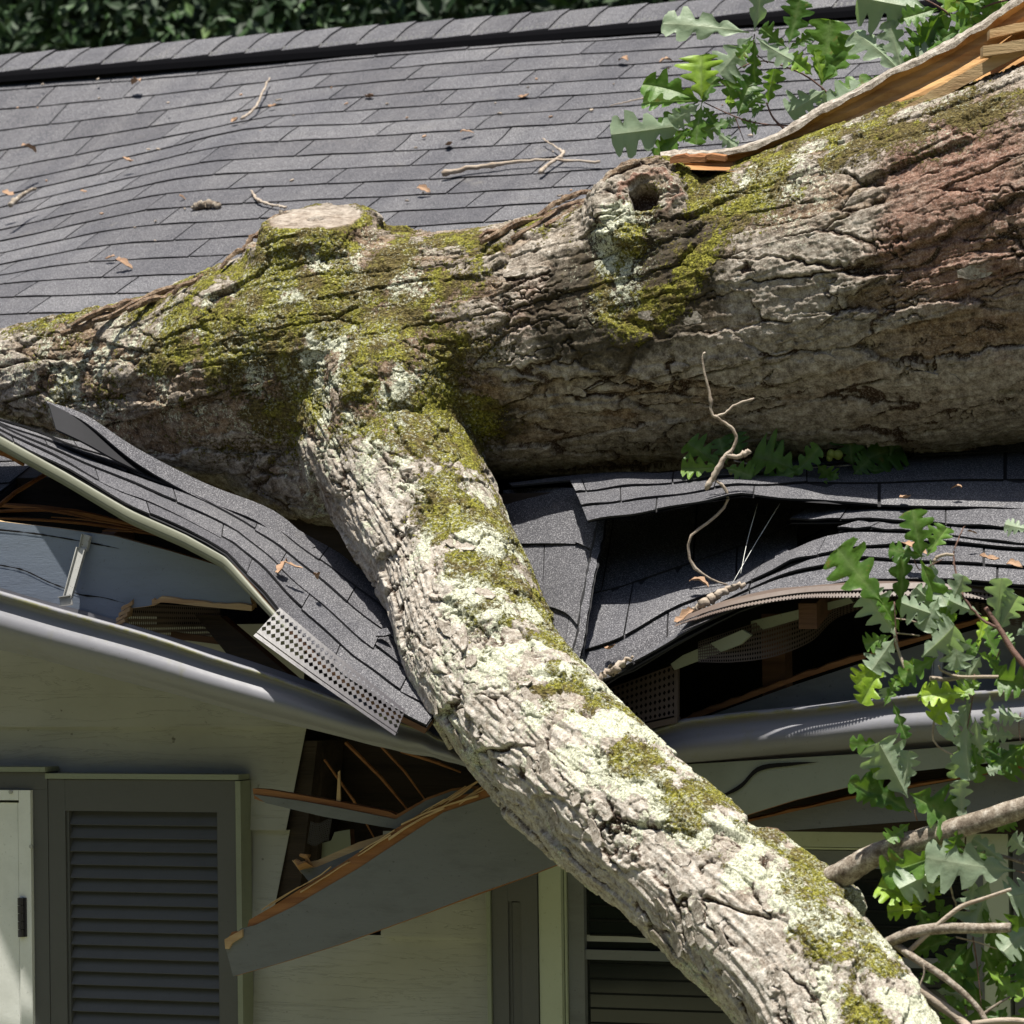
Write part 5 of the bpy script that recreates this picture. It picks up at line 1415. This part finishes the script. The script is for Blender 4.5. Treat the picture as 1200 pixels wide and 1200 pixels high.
right_mid = [(1110, 820, 1080, 810, D1 - .02, 'y', .42), (1135, 812, 1085, 812, D1 - .02, 'y', .35), (1120, 812, 1096, 840, D1 - .02, 'y', .40), (1150, 800, 1125, 812, D1, 'b', .4), (1200, 830, 1162, 800, D1 - .02, 'b', .50), (1215, 805, 1175, 798, D1 - .03, 'g', .5), (1200, 842, 1172, 838, D1, 'u', .4),
   (1134, 820, 1128, 905, D1, 'u', .20), (1140, 822, 1108, 858, D1, 'u', .30), (1142, 840, 1150, 890, D1 - .01, 'u', .26), (1136, 850, 1114, 890, D1 + .02, 'd', .3), (1148, 850, 1162, 882, D1 + .02, 'd', .3), (1160, 815, 1156, 850, D1, 'u', .24), (1140, 862, 1146, 912, D1 + .01, 'g', .24), (1130, 860, 1120, 908, D1, 'u', .2),
   (1190, 862, 1164, 862, D1, 'u', .45), (1198, 860, 1180, 838, D1, 'g', .4), (1200, 872, 1168, 900, D1, 'd', .5), (1205, 868, 1180, 905, D1, 'g', .45), (1176, 898, 1160, 904, D1 - .01, 'u', .3),
   (1040, 825, 1036, 808, D1, 'u', .5), (1036, 828, 1050, 800, D1 - .01, 'g', .2), (1038, 828, 1010, 908, D1, 'g', .34), (1046, 822, 1060, 862, D1, 'd', .2), (1024, 880, 1022, 915, D1 + .01, 'b', .25), (1046, 876, 1000, 872, D1 + .01, 'g', .22),
   (1064, 935, 1034, 876, D1 - .01, 'u', .40), (1058, 930, 1066, 885, D1 - .01, 'u', .34), (1072, 958, 980, 958, D1 - .02, 'g', .34), (1068, 952, 1015, 918, D1, 'd', .28), (1060, 950, 1000, 922, D1 + .01, 'd', .2), (1066, 930, 1120, 960, D1, 'd', .45), (1070, 940, 1118, 955, D1 + .01, 'g', .45), (1128, 965, 1124, 922, D1 - .02, 'u', .26), (1130, 962, 1146, 985, D1 - .02, 'g', .34), (1126, 968, 1116, 1000, D1 - .03, 'g', .40), (1066, 965, 1042, 985, D1 + .02, 'g', .4), (1168, 975, 1186, 962, D1, 'g', .4)]
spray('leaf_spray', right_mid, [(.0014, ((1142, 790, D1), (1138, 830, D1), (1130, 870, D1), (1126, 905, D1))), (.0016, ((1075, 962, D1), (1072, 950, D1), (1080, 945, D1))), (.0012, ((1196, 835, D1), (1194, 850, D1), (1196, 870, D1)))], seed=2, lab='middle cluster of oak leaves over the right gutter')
D2 = 7.40
right_low = [(1190, 1020, 1095, 1012, D2 - .02, 'u', .30), (1180, 1012, 1145, 985, D2 - .02, 'u', .2), (1110, 1000, 1040, 1022, D2, 'g', .34), (1112, 1010, 1060, 1042, D2 + .01, 'u', .36), (1105, 1030, 1075, 1045, D2, 'u', .4), (1080, 1060, 1033, 1040, D2 + .01, 'y', .44), (1088, 1058, 1100, 1035, D2 + .01, 'y', .4), (1085, 1062, 1045, 1070, D2 + .02, 'y', .28), (1095, 1052, 1120, 1085, D2 + .03, 'd', .4), (1085, 1070, 1110, 1090, D2 + .03, 'd', .5), (1075, 1062, 1090, 1100, D2 + .03, 'd', .4),
   (1225, 1040, 1185, 1055, D2, 'u', .5), (1215, 1005, 1185, 985, D2, 'u', .4), (1160, 1030, 1140, 1090, D2 + .01, 'u', .32), (1142, 1030, 1136, 1062, D2, 'u', .4), (1150, 1058, 1164, 1110, D2 + .01, 'g', .2), (1120, 1098, 1075, 1112, D2 + .02, 'd', .25), (1135, 1104, 1105, 1135, D2 + .01, 'd', .35), (1125, 1110, 1118, 1150, D2 + .02, 'g', .3), (1140, 1105, 1120, 1160, D2 + .02, 'd', .3), (1150, 1110, 1170, 1150, D2 + .01, 'd', .3), (1150, 1130, 1120, 1175, D2 + .02, 'g', .3), (1165, 1140, 1180, 1175, D2, 'g', .28),
   (1140, 1150, 1150, 1200, D2 + .02, 'd', .4), (1155, 1135, 1195, 1165, D2, 'b', .22), (1175, 1160, 1215, 1155, D2, 'b', .35), (1200, 1120, 1170, 1130, D2, 'd', .4), (1210, 1060, 1185, 1100, D2, 'g', .4), (1210, 1085, 1178, 1115, D2 - .01, 'u', .4), (1130, 1165, 1112, 1200, D2 + .03, 'g', .35), (1180, 1180, 1160, 1210, D2, 'd', .4), (1205, 1175, 1192, 1212, D2, 'g', .4), (1096, 1160, 1126, 1166, D2 + .02, 'u', .3), (1160, 1075, 1172, 1120, D2, 'g', .22), (1100, 1125, 1088, 1150, D2 + .03, 'g', .4), (1160, 990, 1140, 1010, D2 + .03, 'd', .5), (1190, 1100, 1205, 1140, D2, 'd', .5)]
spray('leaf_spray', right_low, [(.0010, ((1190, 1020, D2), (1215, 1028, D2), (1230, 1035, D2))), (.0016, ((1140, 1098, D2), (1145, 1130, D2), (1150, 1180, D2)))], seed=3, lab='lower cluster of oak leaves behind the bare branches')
D3 = 9.6
top_l = [(884, 36, 898, -36, D3, 'u', .30), (878, 38, 786, 22, D3, 'u', .22), (882, 42, 846, 82, D3, 'u', .36), (886, 44, 922, 72, D3 - .02, 'u', .30), (885, 46, 882, 92, D3 - .03, 'd', .20), (884, 46, 868, 66, D3 - .02, 'g', .3), (924, 52, 938, 6, D3, 'd', .36), (922, 56, 894, 36, D3, 'd', .34), (924, 58, 948, 42, D3, 'd', .3),
   (822, 116, 822, 68, D3 - .04, 'y', .50), (820, 118, 764, 92, D3, 'g', .34), (818, 119, 758, 114, D3, 'g', .38), (818, 120, 774, 140, D3 - .01, 'd', .2), (820, 122, 790, 142, D3 - .03, 'u', .4), (822, 122, 836, 92, D3 - .01, 'd', .28), (822, 122, 814, 164, D3 - .02, 'g', .34), (824, 124, 836, 142, D3 - .02, 'd', .34), (806, 146, 724, 158, D3 - .02, 'u', .36), (806, 150, 772, 182, D3 - .02, 'g', .38), (810, 150, 800, 162, D3 - .03, 'g', .4), (856, 132, 856, 92, D3, 'd', .34), (864, 136, 880, 92, D3 - .02, 'd', .32), (866, 136, 888, 108, D3, 'g', .34), (900, 122, 904, 84, D3, 'g', .38), (898, 124, 880, 132, D3, 'd', .4), (864, 138, 850, 146, D3, 'u', .4), (866, 138, 888, 150, D3, 'g', .3), (858, 140, 824, 158, D3 - .01, 'd', .4), (840, 155, 860, 172, D3, 'u', .4),
   (964, 100, 958, 62, D3, 'b', .24), (962, 100, 976, 32, D3, 'g', .40), (964, 98, 994, 56, D3, 'g', .30), (966, 106, 928, 132, D3 - .01, 'u', .44), (968, 108, 992, 128, D3 - .01, 'g', .34), (966, 106, 966, 134, D3 - .02, 'u', .4), (952, 88, 930, 68, D3, 'b', .4), (832, 88, 826, 66, D3 + .02, 'd', .3), (930, 84, 944, 74, D3, 'y', .6), (862, 120, 850, 116, D3 - .03, 'y', .3), (774, 150, 790, 190, D3, 'd', .3)]
spray('leaf_spray', top_l, [(.0024, ((1010, 150, D3), (960, 100, D3), (925, 80, D3), (885, 72, D3), (840, 97, D3))), (.0017, ((884, 40, D3), (884, 60, D3), (900, 74, D3))), (.0022, ((960, 148, D3 + .05), (900, 146, D3), (865, 138, D3), (825, 120, D3))), (.003, ((920, 152, D3), (906, 138, D3), (898, 120, D3))), (.002, ((1000, 145, D3), (985, 122, D3), (962, 104, D3))), (.0014, ((862, 138, D3), (866, 150, D3), (872, 165, D3)))], seed=4, lab='left cluster of oak leaves above the trunk, one leaf bright green')
D4 = 9.4
top_r = [(1056, 84, 1010, 36, D4, 'u', .26), (1058, 86, 1042, 30, D4 + .01, 'u', .26), (1060, 84, 1092, 46, D4 - .01, 'g', .50), (1046, 92, 986, 96, D4, 'g', .30), (1044, 94, 976, 118, D4, 'u', .26), (1092, 12, 1012, 0, D4, 'u', .34), (1098, 10, 1062, 22, D4 - .01, 'g', .40), (1100, 12, 1056, 20, D4, 'd', .3), (1104, 12, 1076, 62, D4, 'd', .40), (1110, 20, 1108, -20, D4, 'g', .4), (1112, 14, 1136, 40, D4 - .02, 'g', .4), (1118, 20, 1080, 40, D4, 'g', .44), (1125, 30, 1130, -10, D4, 'b', .45), (1128, 32, 1090, 52, D4, 'd', .40), (1134, 40, 1104, 62, D4 + .02, 'u', .5), (1134, 40, 1140, 0, D4, 'd', .4), (1150, 22, 1170, 0, D4, 'g', .5), (1160, 14, 1140, 36, D4, 'b', .4), (1160, 10, 1180, -24, D4, 'b', .4), (1150, 18, 1124, 0, D4, 'd', .5), (1120, 60, 1076, 64, D4, 'u', .4), (1110, 50, 1130, 66, D4, 'u', .4), (1100, 20, 1160, -30, D4, 'b', .3), (1066, 62, 1090, 60, D4, 'g', .4), (1150, 40, 1120, 52, D4, 'd', .4), (1170, 5, 1175, 20, D4, 'g', .4)]
spray('leaf_spray', top_r, [(.003, ((1136, 40, D4), (1116, 20, D4), (1100, 8, D4), (1075, -5, D4))), (.002, ((1150, 48, D4), (1130, 32, D4), (1112, 12, D4))), (.003, ((1180, 0, D4), (1164, 4, D4), (1150, 10, D4)))], seed=5, lab='right cluster of oak leaves above the split trunk')
# low sprig caught between trunk and roof
D5 = 8.50
low_s = [(846, 548, 810, 520, D5, 'g', .45), (844, 548, 802, 550, D5 - .02, 'b', .32), (852, 545, 842, 516, D5, 'd', .4), (868, 540, 862, 510, D5, 'd', .4), (850, 548, 880, 556, D5 - .03, 'g', .42), (932, 550, 888, 532, D5 - .02, 'g', .60), (935, 552, 900, 566, D5 - .04, 'g', .46), (925, 560, 960, 530, D5 - .03, 'g', .30), (958, 545, 976, 562, D5 - .04, 'g', .55), (980, 552, 972, 572, D5 - .04, 'g', .5), (1000, 548, 992, 510, D5, 'd', .5), (1004, 545, 1048, 520, D5, 'd', .6), (1020, 552, 1046, 548, D5 - .03, 'd', .5), (1040, 560, 1050, 486, D5, 'd', .12), (1000, 556, 1018, 540, D5 - .02, 'd', .7), (920, 530, 905, 515, D5 + .03, 'd', .5)]
spray('leaf_spray', low_s, [(.0018, ((860, 540, D5), (900, 548, D5), (950, 548, D5), (1000, 545, D5)))], seed=6, wr=.46, lab='dark oak leaves lying in the shade under the trunk', mat='twig')
mb = MB()
for (x, y, r_) in ((974, 532, 5.5), (982, 533, 6), (972, 537, 4)):
    c = PD(x, y, D5 - .03); rr = S_(r_, D5)
    rows = [[c + Vector((math.sin(a) * math.cos(b), math.sin(a) * math.sin(b), math.cos(a))) * rr for b in np.linspace(0, 2 * math.pi, 11)] for a in np.linspace(.01, math.pi - .01, 8)]
    mb.grid(rows)
mb.obj('acorns', M['acorn'], tree, True)
# ================================================================== SMALL THINGS
def twig(nm, lab, pts, rad, mat, sides=(), cat='twig', n=30, jit=.0012, seed=1, group=None):
    mb = MB(); r_ = random.Random(seed)
    def go(P_, rd_, n_):
        C_ = curve_pts(P_, n_)
        C_ = [c + Vector((r_.gauss(0, 1), r_.gauss(0, 1), r_.gauss(0, 1))) * jit for c in C_]
        mb.tube(C_, [float(np.interp(i / (n_ - 1) * (len(rd_) - 1), range(len(rd_)), rd_)) * (1 + .5 * (r_.random() < .12)) for i in range(n_)], 7, 0, .5, .15)
    go(pts, rad, n)
    for p_, rr in sides: go(p_, rr, 16)
    o = mb.obj(nm, M[mat], None, True); tag(o, lab, cat, group)
    return o
q = lambda *l: [PR(x, y, .018) for x, y in l]
twig('fallen_stick', 'longest dry stick lying on the upper roof shingles above the trunk', q((517, 204), (545, 198), (575, 194), (600, 190), (640, 187), (680, 189), (703, 190)), [.007, .0065, .006, .005, .0035, .003, .004], 'twig_pale')
twig('fallen_stick', 'short forked stick crossing the end of the longest stick', q((632, 202), (643, 193), (660, 180), (657, 176), (645, 168), (636, 162)), [.006, .005, .0045, .003, .002, .0015], 'twig_pale', seed=2)
twig('fallen_stick', 'thin curved twig standing above a tan leaf near the ridge', q((282, 139), (292, 133), (302, 122), (308, 108), (316, 92)), [.004, .004, .0035, .003, .002], 'twig_pale', seed=3)
twig('fallen_stick', 'small bent twig just left of the sawn stub', q((294, 223), (302, 234), (318, 240), (336, 243)), [.002, .004, .003, .0035], 'twig_pale', seed=4)
twig('fallen_stick', 'grey mossy stub of stick on the shingles above the moss', q((227, 242), (240, 240), (256, 240)), [.009, .010, .008], 'twig', seed=5)
twig('fallen_stick', 'knotty twig lying at the left edge of the upper roof', q((12, 240), (22, 232), (34, 224), (42, 221)), [.008, .007, .005, .004], 'twig', seed=6)
twig('fallen_stick', 'fine twig lying under the bright shoots near the oak leaves', q((715, 124), (740, 118), (762, 114), (800, 108)), [.0012, .002, .002, .0015], 'twig_pale', seed=7)
# curly twig hanging in front of trunk and dark hole
DD = 8.28
twig('curly_twig', 'long curly pale twig dangling in front of the trunk and the dark hole', [PD(x, y, DD) for x, y in ((826, 413), (823, 420), (826, 440), (832, 463), (834, 484), (842, 490), (858, 502), (863, 515), (857, 528), (850, 534), (842, 548), (834, 562), (827, 574))],
     [.0018, .002, .0024, .003, .003, .003, .0035, .0035, .003, .0045, .0065, .006, .003], 'twig_pale',
     [([PD(x, y, DD) for x, y in ((838, 488), (850, 484), (862, 474), (884, 467))], [.003, .0025, .0025, .002]),
      ([PD(x, y, DD) for x, y in ((839, 563), (850, 572), (852, 588), (840, 604), (822, 618), (808, 630), (808, 655), (820, 670), (836, 680), (853, 686))], [.003, .0035, .0035, .003, .003, .003, .0028, .0025, .002, .002]),
      ([PD(x, y, DD) for x, y in ((850, 533), (865, 535), (879, 528))], [.005, .005, .006])], n=60, jit=.0005)
twig('lichen_stick', 'pale lichen covered stick lying on the fanned shingles', [PD(x, y, 8.16) for x, y in ((812, 716), (832, 703), (850, 692), (872, 684))], [.006, .009, .008, .004], 'twig_pale', seed=9, jit=.002)
twig('dry_twig', 'small crumpled twig on the dipped shingles beside the limb', [PD(x, y, 8.10) for x, y in ((702, 798), (715, 786), (728, 778), (742, 770))], [.004, .008, .007, .002], 'twig_pale', seed=10, jit=.003)
twig('curled_tendril', 'small white curled tendril above the right eave leaves', [PD(x, y, 7.45) for x, y in ((1093, 662), (1097, 654), (1106, 650), (1118, 650))], [.0025, .003, .003, .0025], 'twig_pale', seed=12, jit=.0003, cat='tendril')
# cobweb threads over the hole
for (a, b, nm) in (((888, 590), (868, 672), 'left'), ((914, 590), (858, 684), 'right')):
    twig('web_thread', 'fine %s strand of cobweb across the dark hole' % nm, [PD(a[0], a[1], 8.35), PD((a[0] + b[0]) / 2 - 2, (a[1] + b[1]) / 2 + 2, 8.3), PD(b[0], b[1], 8.22)], [.0005, .0005, .0005], 'white', n=8, jit=0, cat='cobweb')
# dry leaves, each its own piece
def dryleaf(x, y, s_, lab, off=.012, P_=None, kind='dry_leaf', mt='dead', seed=0, group='dry scraps on the shingles'):
    r_ = random.Random(seed + int(x)); c = P_ if P_ is not None else PR(x, y, off)
    ax = (Vector((r_.gauss(0, 1), r_.gauss(0, .6), 0)) + UPS * .2).normalized(); n_ = (NR + Vector((r_.gauss(0, .3), r_.gauss(0, .3), 0))).normalized()
    sd_ = ax.cross(n_).normalized(); rows = []
    for j in range(5):
        row = []
        for i in range(8):
            t = i / 7 - .5; u = (j / 4 - .5) * math.sqrt(max(0, .25 - t * t)) * 1.5 * (1 + .3 * math.sin(i * 2.2 + x))
            row.append(c + ax * s_ * t * 1.7 + sd_ * s_ * u + n_ * s_ * (.5 * abs(u) + .35 * math.sin(3 * t + x) + .12 * r_.random() + .2))
        rows.append(row)
    mb = MB(); mb.grid(rows); mb.grid([[p - n_ * .0012 for p in r] for r in rows][::-1])
    tag(mb.obj(kind, M[mt], None, True), lab, 'dry leaf', group)
dry = [(159, 100, .030, 'pinkish dry leaf near the ridge at the upper left'), (275, 141, .026, 'tan dry leaf at the foot of the thin curved twig'), (526, 169, .026, 'round pale leaf above the longest stick'), (482, 272, .036, 'pale lobed dry leaf lying just above the trunk, right of the stub'),
       (432, 113, .026, 'orange dry leaf on the upper middle of the roof'), (34, 178, .034, 'long pale dry leaf at the left edge of the roof'), (150, 188, .022, 'small pale dry leaf above the sagging courses'), (497, 225, .026, 'rusty dry leaf under the longest stick'), (549, 157, .020, 'small brown leaf above the round pale leaf'), (731, 73, .024, 'tan dry leaf left of the oak leaves near the ridge'), (781, 75, .024, 'pale dry leaf just left of the oak leaves near the ridge'), (319, 124, .018, 'tiny white scrap right of the thin curved twig'), (145, 313, .030, 'long pinkish sliver low on the left of the roof'), (10, 228, .026, 'grey scrap beside the knotty twig at the left edge'), (614, 113, .020, 'thin orange scrap in the middle of the roof'), (988, 72, .030, 'pale scrap seen between the oak leaves'), (214, 233, .014, 'tiny white scrap left of the mossy stub'), (98, 225, .014, 'tiny white scrap above the sagging courses'), (129, 303, .018, 'small brown scrap low on the left of the roof')]
for k, (x, y, s_, lab) in enumerate(dry): dryleaf(x, y, s_ , lab, seed=k)
for k, (x, y, D, s_, lab) in enumerate([(715, 759, 8.17, .018, 'pale chip lying on the dipped shingles right of the limb'), (818, 688, 8.27, .026, 'brown crumpled leaf above the lichen stick'), (333, 668, 8.52, .030, 'pinkish bark chip on the shingles left of the limb'), (372, 678, 8.48, .016, 'smaller bark chip on the shingles left of the limb'), (345, 664, 8.5, .02, 'flat brown chip beside the pinkish bark chip'), (804, 724, 8.12, .030, 'mossy crumb at the tip of the brown drip edge')]):
    dryleaf(x, y, s_, lab, P_=PD(x, y, D - .03), seed=k + 40)
for k, (x, y, s_, lab) in enumerate([(1120, 574, .014, 'brown scrap on the shaded shingles at the right'), (1060, 583, .022, 'dark reddish scrap on a shingle joint at the right'), (1160, 655, .022, 'small tan scrap on the lowest right shingles'), (1190, 665, .020, 'brown scrap at the right edge of the lowest shingles'), (1140, 625, .010, 'tiny brown scrap on the sunlit shingles at the right'), (1075, 647, .030, 'curled brown scrap behind the top oak leaf')]):
    dryleaf(x, y, s_, lab, off=.05, seed=k + 80)

# torn scraps of shingle at the broken edges, and bark crumbs on the roof
def scrap(P_, n_, s_, lab, seed, mt=('shingle', 'asphalt'), cat='shingle scrap', grp='torn shingle scraps', nm='shingle_scrap'):
    r_ = random.Random(seed); a = n_.orthogonal().normalized(); a.rotate(Matrix.Rotation(r_.uniform(0, 6.28), 3, n_)); b = n_.cross(a)
    k = r_.choice((5, 6, 7)); pts = []
    for i in range(k):
        an = 2 * math.pi * i / k + r_.uniform(-.3, .3); q_ = s_ * r_.uniform(.5, 1.1)
        pts.append(P_ + a * math.cos(an) * q_ + b * math.sin(an) * q_ * .6 + n_ * (r_.uniform(0, .25) * s_))
    mb = MB(); mb.prism(pts, -n_ * .0035, 0, 1)
    tag(mb.obj(nm, [M[mt[0]], M[mt[1]]]), lab, cat, grp)
for k, (x, y, D, s_, lab) in enumerate([(448, 742, 8.40, .022, 'small torn shingle scrap beside the limb on the left flap'), (918, 652, 8.30, .030, 'torn shingle scrap in the mouth of the dark hole'), (962, 640, 8.28, .024, 'curled shingle scrap between the fanned courses')]):
    scrap(PD(x, y, D), (NR + Vector((.3 * math.sin(k), -.3, .2 * math.cos(k)))).normalized(), s_, lab, k)
rc = random.Random(31)
for k in range(46):
    x, y = rc.uniform(10, 900), rc.uniform(70, 300)
    if y > 330 - .2 * x and x < 500: pass
    lim_ = 385 - .55 * x if x < 300 else (250 if x < 700 else 160)
    if y > lim_: y = 60 + (y % max(20, lim_ - 60)) + (30 if x < 100 else 0)
    if y < 100 - .08 * x: y += 30
    scrap(PR(x, y, .013), NR, rc.uniform(.004, .011), 'tiny bark crumb on the upper roof shingles, one of many scattered there', 200 + k, (('dead', 'dead'), ('twig', 'twig'), ('twig_pale', 'twig_pale'))[k % 3], 'bark crumb', 'bark crumbs scattered over the upper roof', 'bark_crumb')
